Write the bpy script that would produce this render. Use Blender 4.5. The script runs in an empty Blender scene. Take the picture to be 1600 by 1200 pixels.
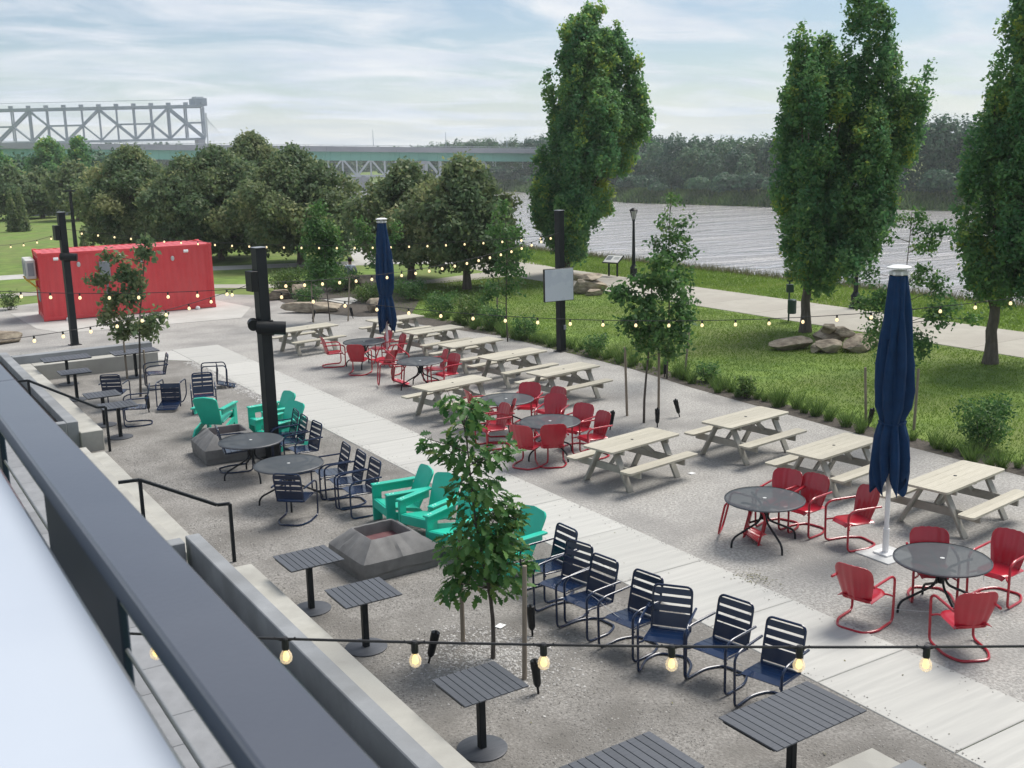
import bpy, bmesh, math, random
import numpy as np
from mathutils import Vector, Matrix, Euler
SC = bpy.context.scene
COL = SC.collection
R = math.radians
rng = np.random.default_rng(7)
random.seed(7)

# ---------------------------------------------------------------- camera
cam = bpy.data.cameras.new('camera'); camo = bpy.data.objects.new('camera', cam); COL.objects.link(camo)
cx_, cy_, cz_ = ((0.848817, -0.528137, -0.024113), (0.130685, 0.165405, 0.977529), (-0.512281, -0.832894, 0.209418))
camo.matrix_world = Matrix(((cx_[0], cy_[0], cz_[0], 0), (cx_[1], cy_[1], cz_[1], 0), (cx_[2], cy_[2], cz_[2], 6.1), (0, 0, 0, 1)))
cam.sensor_fit = 'HORIZONTAL'; cam.sensor_width = 36.0; cam.lens = 36.0 * 1720.94 / 1600
cam.clip_start = 0.05; cam.clip_end = 4000
SC.camera = camo
cam.dof.use_dof = True; cam.dof.focus_distance = 19.0; cam.dof.aperture_fstop = 11.0

# ---------------------------------------------------------------- sky, sun, exposure
SUN_EL, SUN_AZ = R(58), R(82)          # azimuth measured from +Y towards +X
world = bpy.data.worlds.new('World'); SC.world = world; world.use_nodes = True
nt = world.node_tree; nt.nodes.clear()
def N(tree, t, **kw):
    n = tree.nodes.new(t)
    for k, v in kw.items(): setattr(n, k, v)
    return n
sky = N(nt, 'ShaderNodeTexSky', sky_type='NISHITA', sun_disc=False, sun_elevation=SUN_EL, sun_rotation=SUN_AZ)
sky.air_density = 1.0; sky.dust_density = 0.4; sky.ozone_density = 4.0
bg1 = N(nt, 'ShaderNodeBackground'); bg1.inputs['Strength'].default_value = 0.08
nt.links.new(sky.outputs[0], bg1.inputs['Color'])
tc = N(nt, 'ShaderNodeTexCoord')
sep = N(nt, 'ShaderNodeSeparateXYZ'); nt.links.new(tc.outputs['Generated'], sep.inputs[0])
zz = N(nt, 'ShaderNodeMath', operation='MAXIMUM'); nt.links.new(sep.outputs['Z'], zz.inputs[0]); zz.inputs[1].default_value = 0.0
za = N(nt, 'ShaderNodeMath', operation='ADD'); nt.links.new(zz.outputs[0], za.inputs[0]); za.inputs[1].default_value = 0.13
dv = N(nt, 'ShaderNodeVectorMath', operation='DIVIDE'); nt.links.new(tc.outputs['Generated'], dv.inputs[0])
cb = N(nt, 'ShaderNodeCombineXYZ'); nt.links.new(za.outputs[0], cb.inputs[0]); nt.links.new(za.outputs[0], cb.inputs[1]); cb.inputs[2].default_value = 1.0
nt.links.new(cb.outputs[0], dv.inputs[1])
mp = N(nt, 'ShaderNodeMapping'); nt.links.new(dv.outputs[0], mp.inputs[0]); mp.inputs['Scale'].default_value = (0.55, 0.9, 1.0); mp.inputs['Rotation'].default_value = (0, 0, 0.5); mp.inputs['Location'].default_value = (0.35, 0.2, 0)
n1 = N(nt, 'ShaderNodeTexNoise'); n1.inputs['Scale'].default_value = 2.3; n1.inputs['Detail'].default_value = 9; n1.inputs['Roughness'].default_value = 0.6; n1.inputs['Distortion'].default_value = 0.6
nt.links.new(mp.outputs[0], n1.inputs['Vector'])
cr = N(nt, 'ShaderNodeValToRGB'); nt.links.new(n1.outputs['Fac'], cr.inputs[0])
cr.color_ramp.elements[0].position = 0.39; cr.color_ramp.elements[0].color = (0.16, 0.16, 0.16, 1)
cr.color_ramp.elements[1].position = 0.60; cr.color_ramp.elements[1].color = (0.96, 0.96, 0.96, 1)
n2 = N(nt, 'ShaderNodeTexNoise'); n2.inputs['Scale'].default_value = 2.8; n2.inputs['Detail'].default_value = 6; n2.inputs['Roughness'].default_value = 0.55
nt.links.new(mp.outputs[0], n2.inputs['Vector'])
cc = N(nt, 'ShaderNodeValToRGB'); nt.links.new(n2.outputs['Fac'], cc.inputs[0])
cc.color_ramp.elements[0].position = 0.35; cc.color_ramp.elements[0].color = (0.52, 0.58, 0.67, 1)
cc.color_ramp.elements[1].position = 0.68; cc.color_ramp.elements[1].color = (0.70, 0.72, 0.75, 1)
bg2 = N(nt, 'ShaderNodeBackground'); nt.links.new(cc.outputs[0], bg2.inputs['Color']); bg2.inputs['Strength'].default_value = 1.0
mx = N(nt, 'ShaderNodeMixShader'); hzr = N(nt, 'ShaderNodeMapRange'); nt.links.new(sep.outputs['Z'], hzr.inputs[0]); hzr.inputs[1].default_value = 0.0; hzr.inputs[2].default_value = 0.055; hzr.inputs[3].default_value = 0.95; hzr.inputs[4].default_value = 0.0
mxf = N(nt, 'ShaderNodeMath', operation='MAXIMUM'); nt.links.new(cr.outputs[0], mxf.inputs[0]); nt.links.new(hzr.outputs[0], mxf.inputs[1])
nt.links.new(mxf.outputs[0], mx.inputs[0]); nt.links.new(bg1.outputs[0], mx.inputs[1]); nt.links.new(bg2.outputs[0], mx.inputs[2])
wo = N(nt, 'ShaderNodeOutputWorld'); nt.links.new(mx.outputs[0], wo.inputs[0])
sun = bpy.data.lights.new('sun', 'SUN'); sun.energy = 3.6; sun.angle = R(30); sun.color = (1.0, 0.95, 0.88)
suno = bpy.data.objects.new('sun', sun); COL.objects.link(suno)
sd = Vector((math.sin(SUN_AZ) * math.cos(SUN_EL), math.cos(SUN_AZ) * math.cos(SUN_EL), math.sin(SUN_EL)))
suno.rotation_euler = sd.to_track_quat('Z', 'Y').to_euler()
vs = SC.view_settings; vs.view_transform = 'Standard'; vs.look = 'None'; vs.exposure = 0.36; vs.gamma = 1.0; vs.use_curve_mapping = False
cy = SC.cycles; cy.max_bounces = 10; cy.diffuse_bounces = 6; cy.glossy_bounces = 3; cy.transmission_bounces = 6; cy.transparent_max_bounces = 12; cy.volume_bounces = 2
cy.use_denoising = True; cy.caustics_reflective = False; cy.caustics_refractive = False

# ---------------------------------------------------------------- materials
def mat(name, col, rough=0.6, metal=0.0, col2=None, nscale=4.0, detail=6, bump=0.0, bscale=None, spec=0.5, emit=None, estr=0.0, lo=0.35, hi=0.65, stretch=None, col3=None, n3=0.5, trans=0.0, coat=0.0):
    m = bpy.data.materials.new(name); m.use_nodes = True; t = m.node_tree
    b = t.nodes['Principled BSDF']; L = t.links.new
    b.inputs['Base Color'].default_value = (*col, 1); b.inputs['Roughness'].default_value = rough; b.inputs['Metallic'].default_value = metal
    b.inputs['Specular IOR Level'].default_value = spec
    if coat: b.inputs['Coat Weight'].default_value = coat; b.inputs['Coat Roughness'].default_value = 0.12
    co = N(t, 'ShaderNodeTexCoord'); src = co.outputs['Object']
    if stretch:
        mpg = N(t, 'ShaderNodeMapping'); mpg.inputs['Scale'].default_value = stretch; L(src, mpg.inputs[0]); src = mpg.outputs[0]
    if col2 is not None:
        n = N(t, 'ShaderNodeTexNoise'); n.inputs['Scale'].default_value = nscale; n.inputs['Detail'].default_value = detail; n.inputs['Roughness'].default_value = 0.6; L(src, n.inputs['Vector'])
        r_ = N(t, 'ShaderNodeValToRGB'); L(n.outputs['Fac'], r_.inputs[0])
        r_.color_ramp.elements[0].position = lo; r_.color_ramp.elements[0].color = (*col, 1)
        r_.color_ramp.elements[1].position = hi; r_.color_ramp.elements[1].color = (*col2, 1)
        out = r_.outputs[0]
        if col3 is not None:
            q = N(t, 'ShaderNodeTexNoise'); q.inputs['Scale'].default_value = n3; q.inputs['Detail'].default_value = 5; L(src, q.inputs['Vector'])
            q2 = N(t, 'ShaderNodeMapRange'); q2.inputs[1].default_value = 0.42; q2.inputs[2].default_value = 0.68; L(q.outputs['Fac'], q2.inputs[0])
            mixn = N(t, 'ShaderNodeMix', data_type='RGBA'); L(q2.outputs[0], mixn.inputs[0]); L(out, mixn.inputs[6]); mixn.inputs[7].default_value = (*col3, 1)
            out = mixn.outputs[2]
        L(out, b.inputs['Base Color'])
    if bump:
        n = N(t, 'ShaderNodeTexNoise'); n.inputs['Scale'].default_value = bscale or nscale * 4; n.inputs['Detail'].default_value = 6; L(src, n.inputs['Vector'])
        bp = N(t, 'ShaderNodeBump'); bp.inputs['Strength'].default_value = bump; bp.inputs['Distance'].default_value = 0.02; L(n.outputs['Fac'], bp.inputs['Height']); L(bp.outputs[0], b.inputs['Normal'])
    if emit: b.inputs['Emission Color'].default_value = (*emit, 1); b.inputs['Emission Strength'].default_value = estr
    return m
def vary(m, a=.88, b=1.10):
    t = m.node_tree; bs = t.nodes['Principled BSDF']; src = bs.inputs['Base Color'].links[0].from_socket; oi = N(t, 'ShaderNodeObjectInfo'); mr = N(t, 'ShaderNodeMapRange'); mr.inputs[3].default_value = a; mr.inputs[4].default_value = b
    t.links.new(oi.outputs['Random'], mr.inputs[0]); hs = N(t, 'ShaderNodeHueSaturation'); t.links.new(src, hs.inputs['Color']); t.links.new(mr.outputs[0], hs.inputs['Value']); t.links.new(hs.outputs[0], bs.inputs['Base Color'])
def leafmat(name, c1, c2, c3=None, trans=0.25):
    m = bpy.data.materials.new(name); m.use_nodes = True; t = m.node_tree; b = t.nodes['Principled BSDF']; L = t.links.new
    a = N(t, 'ShaderNodeAttribute', attribute_name='tone')
    r_ = N(t, 'ShaderNodeValToRGB'); L(a.outputs['Fac'], r_.inputs[0])
    r_.color_ramp.elements[0].position = 0.15; r_.color_ramp.elements[0].color = (*c1, 1)
    r_.color_ramp.elements[1].position = 0.8 if c3 else 0.9; r_.color_ramp.elements[1].color = (*c2, 1)
    if c3: e = r_.color_ramp.elements.new(1.0); e.color = (*c3, 1)
    L(r_.outputs[0], b.inputs['Base Color']); b.inputs['Roughness'].default_value = 0.55; b.inputs['Specular IOR Level'].default_value = 0.35
    tr = N(t, 'ShaderNodeBsdfTranslucent'); L(r_.outputs[0], tr.inputs['Color'])
    ms = N(t, 'ShaderNodeMixShader'); ms.inputs[0].default_value = trans
    L(b.outputs[0], ms.inputs[1]); L(tr.outputs[0], ms.inputs[2]); L(ms.outputs[0], t.nodes['Material Output'].inputs[0])
    return m
M = {}
M['gravel'] = mat('gravel', (0.275, 0.265, 0.245), 0.9, col2=(0.43, 0.415, 0.388), nscale=22, bump=1.0, bscale=30, lo=.42, hi=.60, col3=(0.225, 0.217, 0.205), n3=0.6)
M['gravel_dark'] = mat('gravel_dark', (0.168, 0.159, 0.145), 0.9, col2=(0.315, 0.301, 0.278), nscale=26, bump=0.8, bscale=40, lo=.36, hi=.66, col3=(0.15, 0.141, 0.127), n3=1.1)
M['pebble'] = leafmat('pebble', (0.11, 0.104, 0.095), (0.28, 0.27, 0.252), (0.42, 0.41, 0.385), 0.0)
M['pebble_light'] = leafmat('pebble_light', (0.27, 0.262, 0.25), (0.46, 0.45, 0.43), (0.62, 0.61, 0.58), 0.0)
M['walk'] = mat('walk_concrete', (0.435, 0.43, 0.40), 0.85, col2=(0.475, 0.469, 0.437), nscale=1.8, stretch=(0.7, 9.0, 1.0), bump=0.12, bscale=60, col3=(0.405, 0.40, 0.375), n3=0.8)
M['seat_concrete'] = mat('seat_concrete', (0.36, 0.352, 0.315), 0.85, col2=(0.45, 0.443, 0.40), nscale=2.5, bump=0.12, bscale=50, col3=(0.315, 0.308, 0.28), n3=1.3)
M['wall_concrete'] = mat('wall_concrete', (0.215, 0.226, 0.236), 0.8, col2=(0.285, 0.297, 0.308), nscale=2.0, bump=0.12, bscale=45, col3=(0.19, 0.198, 0.203), n3=1.1)
M['path'] = mat('path_concrete', (0.33, 0.31, 0.262), 0.9, col2=(0.405, 0.382, 0.328), nscale=1.2, bump=0.15, bscale=30, col3=(0.335, 0.31, 0.265), n3=0.35)
M['plaza'] = mat('plaza_concrete', (0.40, 0.392, 0.362), 0.9, col2=(0.47, 0.46, 0.43), nscale=0.8)
M['paver'] = mat('paver', (0.20, 0.205, 0.212), 0.85, col2=(0.25, 0.256, 0.265), nscale=3, bump=0.15, bscale=50)
M['soil'] = mat('soil', (0.045, 0.038, 0.03), 0.95, col2=(0.10, 0.085, 0.07), nscale=9, bump=0.8, bscale=30)
M['lawn'] = mat('lawn', (0.085, 0.150, 0.019), 0.95, col2=(0.155, 0.235, 0.037), nscale=1.2, detail=10, bump=0.7, bscale=26, lo=.4, hi=.6, col3=(0.140, 0.165, 0.042), n3=0.22)
M['field'] = M['lawn']
M['bark'] = mat('bark', (0.075, 0.062, 0.05), 0.95, col2=(0.13, 0.11, 0.09), nscale=12, bump=0.8, bscale=25, stretch=(1, 1, 0.25))
M['stem'] = mat('stem', (0.06, 0.05, 0.042), 0.9, col2=(0.10, 0.085, 0.07), nscale=14)
M['stake'] = mat('stake_wood', (0.20, 0.165, 0.125), 0.85, col2=(0.28, 0.235, 0.18), nscale=10, stretch=(1, 1, 0.2))
M['rock'] = mat('rock', (0.17, 0.135, 0.10), 0.9, col2=(0.42, 0.36, 0.27), nscale=3.0, stretch=(1, 1, 2.5), bump=0.8, bscale=9)
M['black'] = mat('black_metal', (0.0055, 0.0085, 0.011), 0.5, col2=(0.009, 0.0125, 0.016), nscale=3, spec=0.3)
M['spotblack'] = mat('black_fixture', (0.006, 0.0075, 0.009), 0.45, spec=0.3)
M['rail'] = mat('rail_metal', (0.105, 0.115, 0.140), 0.28, 0.55, col2=(0.120, 0.130, 0.155), nscale=3, bump=0.02, bscale=120, coat=0.2)
M['raildark'] = mat('rail_side', (0.011, 0.027, 0.052), 0.45, col2=(0.015, 0.033, 0.060), nscale=4, spec=0.3)
M['cable'] = mat('cable_steel', (0.22, 0.235, 0.25), 0.45, 0.5)
M['ledge'] = mat('white_ledge', (0.44, 0.485, 0.55), 0.3, col2=(0.465, 0.51, 0.57), nscale=2, coat=0.3)
M['slat'] = mat('slat', (0.058, 0.064, 0.076), 0.5, col2=(0.082, 0.089, 0.102), nscale=6, stretch=(1, 8, 1))
M['navy'] = mat('navy_paint', (0.0025, 0.013, 0.046), 0.2, col2=(0.0035, 0.017, 0.056), nscale=5, coat=0.15)
M['red'] = mat('red_paint', (0.36, 0.008, 0.022), 0.28, col2=(0.42, 0.011, 0.028), nscale=4, coat=0.25)
M['teal'] = mat('teal_plastic', (0.012, 0.44, 0.31), 0.42, col2=(0.016, 0.50, 0.36), nscale=3)
M['bolt'] = mat('bolt', (0.75, 0.85, 0.80), 0.4)
M['picnic'] = mat('picnic_plastic', (0.39, 0.362, 0.285), 0.6, col2=(0.46, 0.43, 0.35), nscale=5, stretch=(0.6, 7, 1), bump=0.05, bscale=40)
M['picnic_leg'] = mat('picnic_leg', (0.30, 0.29, 0.25), 0.65, col2=(0.37, 0.355, 0.31), nscale=5)
M['cover'] = mat('cover_fabric', (0.130, 0.128, 0.125), 0.75, col2=(0.175, 0.173, 0.169), nscale=5, bump=0.25, bscale=9)
M['ember'] = mat('pit_inside', (0.10, 0.035, 0.045), 0.8, col2=(0.14, 0.06, 0.06), nscale=5)
M['umb'] = mat('umbrella_fabric', (0.0035, 0.026, 0.080), 0.8, col2=(0.005, 0.034, 0.100), spec=0.2, nscale=6, bump=0.15, bscale=30)
M['white'] = mat('white_paint', (0.72, 0.73, 0.72), 0.4, col2=(0.78, 0.78, 0.77), nscale=4)
M['plate'] = mat('plate_galv', (0.48, 0.49, 0.48), 0.5, col2=(0.56, 0.57, 0.56), nscale=5)
M['contred'] = mat('container_red', (0.66, 0.052, 0.060), 0.5, col2=(0.74, 0.066, 0.075), nscale=1.2, col3=(0.66, 0.075, 0.08), n3=0.6)
M['controof'] = mat('container_roof', (0.50, 0.065, 0.078), 0.55, col2=(0.58, 0.10, 0.115), nscale=1.0)
M['grey'] = mat('grey_metal', (0.20, 0.22, 0.24), 0.5, col2=(0.25, 0.27, 0.29), nscale=3)
M['acgrey'] = mat('ac_beige', (0.50, 0.50, 0.47), 0.5, col2=(0.58, 0.58, 0.55), nscale=4)
M['yellow'] = mat('yellow_paint', (0.60, 0.40, 0.03), 0.5)
M['screen'] = mat('screen_panel', (0.55, 0.585, 0.66), 0.45, col2=(0.60, 0.635, 0.70), nscale=1.1, lo=0.48, hi=0.50)
M['wire'] = mat('wire', (0.016, 0.016, 0.018), 0.6)
M['bulbglass'] = mat('bulb', (0.9, 0.75, 0.45), 0.15, emit=(1.0, 0.74, 0.38), estr=0.95)
M['filament'] = mat('filament', (1, 0.8, 0.4), 0.3, emit=(1.0, 0.72, 0.22), estr=1.6)
def glassbulb():
    m = mat('clear_bulb', (0.85, 0.80, 0.70), 0.1, emit=(1.0, 0.72, 0.40), estr=0.22); t = m.node_tree; b = t.nodes['Principled BSDF']; tr = N(t, 'ShaderNodeBsdfTransparent'); ms = N(t, 'ShaderNodeMixShader'); ms.inputs[0].default_value = 0.6
    t.links.new(b.outputs[0], ms.inputs[1]); t.links.new(tr.outputs[0], ms.inputs[2]); t.links.new(ms.outputs[0], t.nodes['Material Output'].inputs[0]); return m
M['clearbulb'] = glassbulb()
M['lampglass'] = mat('lamp_glass', (0.6, 0.6, 0.58), 0.3)
M['green_paint'] = mat('dog_station_green', (0.015, 0.05, 0.04), 0.5)
M['steel_blue'] = mat('bridge_steel', (0.30, 0.34, 0.39), 0.7, col2=(0.38, 0.42, 0.46), nscale=0.3)
M['steel_light'] = mat('bridge_steel_light', (0.42, 0.46, 0.48), 0.7, col2=(0.50, 0.53, 0.55), nscale=0.3)
M['girder'] = mat('girder_green', (0.17, 0.40, 0.33), 0.6, col2=(0.21, 0.46, 0.38), nscale=0.08)
M['barrier'] = mat('bridge_concrete', (0.30, 0.31, 0.34), 0.9, col2=(0.38, 0.39, 0.42), nscale=0.15)
M['maple'] = leafmat('maple_leaf', (0.085, 0.220, 0.090), (0.205, 0.370, 0.115), (0.38, 0.46, 0.09), 0.52)
M['linden'] = leafmat('linden_leaf', (0.105, 0.172, 0.080), (0.255, 0.300, 0.130), (0.36, 0.37, 0.18), 0.5)
M['sapleaf'] = leafmat('sapling_leaf', (0.045, 0.125, 0.035), (0.125, 0.250, 0.065), (0.26, 0.33, 0.10), 0.45)
M['oakleaf'] = leafmat('oak_leaf', (0.050, 0.155, 0.042), (0.140, 0.270, 0.060), (0.30, 0.33, 0.09), 0.45)
M['woods'] = leafmat('woods_leaf', (0.024, 0.080, 0.048), (0.085, 0.180, 0.085), (0.15, 0.25, 0.10), 0.4)
M['blade'] = leafmat('grass_blade', (0.090, 0.165, 0.020), (0.210, 0.320, 0.050), (0.29, 0.34, 0.09), 0.5)
M['tuft'] = leafmat('tuft_blade', (0.050, 0.110, 0.022), (0.14, 0.23, 0.055), (0.25, 0.28, 0.11), 0.4)
M['straw'] = leafmat('straw_blade', (0.10, 0.10, 0.045), (0.22, 0.21, 0.10), (0.30, 0.27, 0.15), 0.2)
M['shirt'] = mat('shirt', (0.55, 0.58, 0.64), 0.8, col2=(0.62, 0.65, 0.70), nscale=8)
M['skin'] = mat('skin', (0.25, 0.14, 0.09), 0.6)
M['trouser'] = mat('trouser', (0.04, 0.045, 0.055), 0.8)
M['hair'] = mat('hair', (0.012, 0.010, 0.010), 0.7)
for k_ in ('picnic', 'picnic_leg', 'red', 'navy', 'teal', 'slat', 'walk', 'path', 'paver'): vary(M[k_], .93 if k_ in ('walk', 'path') else .88, 1.05 if k_ in ('walk', 'path') else 1.10)
# metal mesh table top: fine perforations let a share of light through
def meshmat():
    m = mat('perforated_steel', (0.050, 0.060, 0.068), 0.6, col2=(0.062, 0.072, 0.080), spec=0.3, nscale=5)
    t = m.node_tree; b = t.nodes['Principled BSDF']; tr = N(t, 'ShaderNodeBsdfTransparent'); ms = N(t, 'ShaderNodeMixShader'); ms.inputs[0].default_value = 0.13
    t.links.new(b.outputs[0], ms.inputs[1]); t.links.new(tr.outputs[0], ms.inputs[2]); t.links.new(ms.outputs[0], t.nodes['Material Output'].inputs[0]); return m
M['perf'] = meshmat()
def watermat():
    m = bpy.data.materials.new('river_water'); m.use_nodes = True; t = m.node_tree; b = t.nodes['Principled BSDF']; L = t.links.new
    b.inputs['Base Color'].default_value = (0.40, 0.385, 0.38, 1); b.inputs['Roughness'].default_value = 0.13; b.inputs['IOR'].default_value = 1.6
    co = N(t, 'ShaderNodeTexCoord')
    mpg = N(t, 'ShaderNodeMapping'); mpg.inputs['Rotation'].default_value = (0, 0, 0.87); mpg.inputs['Scale'].default_value = (0.055, 0.20, 1.0); L(co.outputs['Object'], mpg.inputs[0])
    n = N(t, 'ShaderNodeTexNoise'); n.inputs['Scale'].default_value = 1.0; n.inputs['Detail'].default_value = 6; n.inputs['Roughness'].default_value = 0.62; n.inputs['Distortion'].default_value = 1.4; L(mpg.outputs[0], n.inputs['Vector'])
    bp = N(t, 'ShaderNodeBump'); bp.inputs['Strength'].default_value = 1.0; bp.inputs['Distance'].default_value = 0.8; L(n.outputs['Fac'], bp.inputs['Height']); L(bp.outputs[0], b.inputs['Normal'])
    return m
M['water'] = watermat()

# ---------------------------------------------------------------- mesh helpers
class MB:
    def __init__(s): s.v = []; s.f = []; s.sm = []; s.mi = []
    def add(s, vs, fs, smooth=False, mi=0):
        o = len(s.v); s.v.extend([tuple(v) for v in vs])
        for f in fs: s.f.append(tuple(i + o for i in f)); s.sm.append(smooth); s.mi.append(mi)
        return s
    def box(s, c, d, rot=None, ch=0.0, mi=0):
        hx, hy, hz = d[0] / 2, d[1] / 2, d[2] / 2
        rot = rot.to_3x3() if rot is not None else None
        ch = min(ch, hx * .45, hy * .45, hz * .45)
        if ch <= 0:
            vs = [Vector((x, y, z)) for z in (-hz, hz) for y in (-hy, hy) for x in (-hx, hx)]
            fs = [(0, 2, 3, 1), (4, 5, 7, 6), (0, 1, 5, 4), (2, 6, 7, 3), (0, 4, 6, 2), (1, 3, 7, 5)]
        else:
            vs = []; idx = {}
            for sx in (-1, 1):
                for sy in (-1, 1):
                    for sz in (-1, 1):
                        for a in range(3):
                            p = [sx * (hx - ch), sy * (hy - ch), sz * (hz - ch)]; p[a] = (sx, sy, sz)[a] * (hx, hy, hz)[a]
                            idx[(sx, sy, sz, a)] = len(vs); vs.append(Vector(p))
            fs = []
            for a in range(3):
                b, c2 = (a + 1) % 3, (a + 2) % 3
                for sg in (-1, 1):
                    q = []
                    for (u, w) in ((-1, -1), (1, -1), (1, 1), (-1, 1)):
                        k = [0, 0, 0]; k[a] = sg; k[b] = u; k[c2] = w; q.append(idx[(*k, a)])
                    fs.append(tuple(q) if sg > 0 else tuple(reversed(q)))
            for a in range(3):
                b, c2 = (a + 1) % 3, (a + 2) % 3
                for u in (-1, 1):
                    for w in (-1, 1):
                        k0 = [0, 0, 0]; k0[a] = -1; k0[b] = u; k0[c2] = w; k1 = list(k0); k1[a] = 1
                        q = (idx[(*k0, b)], idx[(*k1, b)], idx[(*k1, c2)], idx[(*k0, c2)])
                        fs.append(q if u * w > 0 else tuple(reversed(q)))
            for sx in (-1, 1):
                for sy in (-1, 1):
                    for sz in (-1, 1):
                        q = tuple(idx[(sx, sy, sz, a)] for a in range(3)); fs.append(q if sx * sy * sz > 0 else tuple(reversed(q)))
        cc = Vector(c)
        vs = [(rot @ v if rot is not None else v) + cc for v in vs]
        return s.add(vs, fs, False, mi)
    def bar(s, p0, p1, w, h, ch=0.0, up=(0, 0, 1)):
        p0, p1 = Vector(p0), Vector(p1); d = p1 - p0; L = d.length; y = d.normalized(); u = Vector(up)
        if abs(y.dot(u)) > .99: u = Vector((1, 0, 0))
        x = y.cross(u).normalized(); z = x.cross(y)
        return s.box((p0 + p1) / 2, (w, L, h), Matrix((x, y, z)).transposed(), ch)
    def tube(s, pts, r, n=8, closed=False, cap=True, smooth=True):
        pts = [Vector(p) for p in pts]; m = len(pts); rs = r if isinstance(r, (list, tuple)) else [r] * m
        vs = []; prev = None
        for i, p in enumerate(pts):
            a = pts[(i - 1) % m] if (closed or i > 0) else p; b = pts[(i + 1) % m] if (closed or i < m - 1) else p
            t = (b - a); t = t.normalized() if t.length > 1e-9 else Vector((0, 0, 1))
            if prev is None:
                u = Vector((0, 0, 1)) if abs(t.z) < .9 else Vector((1, 0, 0)); x = t.cross(u).normalized()
            else:
                x = (prev - t * prev.dot(t)); x = x.normalized() if x.length > 1e-6 else t.orthogonal().normalized()
            prev = x; y = t.cross(x)
            for k in range(n):
                an = 2 * math.pi * k / n; vs.append(p + (x * math.cos(an) + y * math.sin(an)) * rs[i])
        fs = []
        for i in range(m if closed else m - 1):
            j = (i + 1) % m
            for k in range(n):
                k2 = (k + 1) % n; fs.append((i * n + k, i * n + k2, j * n + k2, j * n + k))
        s.add(vs, fs, smooth)
        if cap and not closed:
            o = len(s.v) - len(vs)
            s.f.append(tuple(o + k for k in reversed(range(n)))); s.sm.append(False); s.mi.append(0)
            s.f.append(tuple(o + (m - 1) * n + k for k in range(n))); s.sm.append(False); s.mi.append(0)
        return s
    def cyl(s, p0, p1, r0, r1=None, n=16): return s.tube([p0, p1], [r0, r0 if r1 is None else r1], n)
    def lathe(s, prof, c=(0, 0, 0), n=20, smooth=True, cap=True):
        vs = []; fs = []
        for (r, z) in prof:
            for k in range(n):
                a = 2 * math.pi * k / n; vs.append((c[0] + r * math.cos(a), c[1] + r * math.sin(a), c[2] + z))
        for i in range(len(prof) - 1):
            for k in range(n):
                k2 = (k + 1) % n; fs.append((i * n + k, i * n + k2, (i + 1) * n + k2, (i + 1) * n + k))
        s.add(vs, fs, smooth); o = len(s.v) - len(vs)
        if not cap: return s
        s.f.append(tuple(o + k for k in reversed(range(n)))); s.sm.append(False); s.mi.append(0)
        s.f.append(tuple(o + (len(prof) - 1) * n + k for k in range(n))); s.sm.append(False); s.mi.append(0)
        return s
    def prism(s, poly, z0, z1):
        n = len(poly); vs = [(p[0], p[1], z0) for p in poly] + [(p[0], p[1], z1) for p in poly]
        return s.add(vs, [tuple(reversed(range(n))), tuple(range(n, 2 * n))] + [(i, (i + 1) % n, n + (i + 1) % n, n + i) for i in range(n)])
    def sheet(s, grid, th=0.0, smooth=True):
        # grid[i][j] points; closed shell of thickness th along the local normal
        ni, nj = len(grid), len(grid[0]); G = [[Vector(p) for p in row] for row in grid]
        vs = [p for row in G for p in row]; fs = [(i * nj + j, i * nj + j + 1, (i + 1) * nj + j + 1, (i + 1) * nj + j) for i in range(ni - 1) for j in range(nj - 1)]
        if th:
            back = []
            for i in range(ni):
                for j in range(nj):
                    a = G[min(i + 1, ni - 1)][j] - G[max(i - 1, 0)][j]; b = G[i][min(j + 1, nj - 1)] - G[i][max(j - 1, 0)]
                    nn = b.cross(a); nn = nn.normalized() if nn.length > 1e-9 else Vector((0, 0, 1)); back.append(G[i][j] - nn * th * -1)
            o = len(vs); vs += back
            fs += [tuple(reversed([k + o for k in f])) for f in fs[:]]
            ring = [(0, j) for j in range(nj)] + [(i, nj - 1) for i in range(1, ni)] + [(ni - 1, j) for j in range(nj - 2, -1, -1)] + [(i, 0) for i in range(ni - 2, 0, -1)]
            ids = [i * nj + j for i, j in ring]
            fs += [(ids[(k + 1) % len(ids)], ids[k], ids[k] + o, ids[(k + 1) % len(ids)] + o) for k in range(len(ids))]
        return s.add(vs, fs, smooth)
    def mesh(s, name, m):
        me = bpy.data.meshes.new(name); me.from_pydata(s.v, [], s.f)
        for mm in (m if isinstance(m, (list, tuple)) else [m]): me.materials.append(mm)
        me.polygons.foreach_set('use_smooth', s.sm); me.polygons.foreach_set('material_index', s.mi); me.update()
        if any(s.sm): me.set_sharp_from_angle(angle=R(28))
        return me
    def build(s, name, m, parent=None, loc=None): return obj(name, s.mesh(name, m), parent, loc)
def obj(name, me, parent=None, loc=None, rot=None):
    o = bpy.data.objects.new(name, me); COL.objects.link(o)
    if parent is not None: o.parent = parent
    if loc is not None: o.location = loc
    if rot is not None: o.rotation_euler = rot
    return o
def tag(o, label=None, cat=None, group=None, kind=None):
    if label: o['label'] = label
    if cat: o['category'] = cat
    if group: o['group'] = group
    if kind: o['kind'] = kind
    return o
def thing(name, label, cat, loc=(0, 0, 0), rot=(0, 0, 0), group=None):
    o = bpy.data.objects.new(name, None); COL.objects.link(o); o.location = loc; o.rotation_euler = rot; o.empty_display_size = .1
    return tag(o, label, cat, group)
KIDS = {}
def copy_tree(o, parent=None):
    c = o.copy(); COL.objects.link(c)
    if parent is not None: c.parent = parent
    for ch in list(o.children): copy_tree(ch, c)
    return c
class Proto:
    def __init__(s, make): s.make = make; s.root = None
    def place(s, label, loc, rot=(0, 0, 0), group=None):
        if s.root is None: s.root = s.make(); o = s.root
        else: o = copy_tree(s.root)
        o.location = loc; o.rotation_euler = rot; o['label'] = label
        if group: o['group'] = group
        return o
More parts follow.
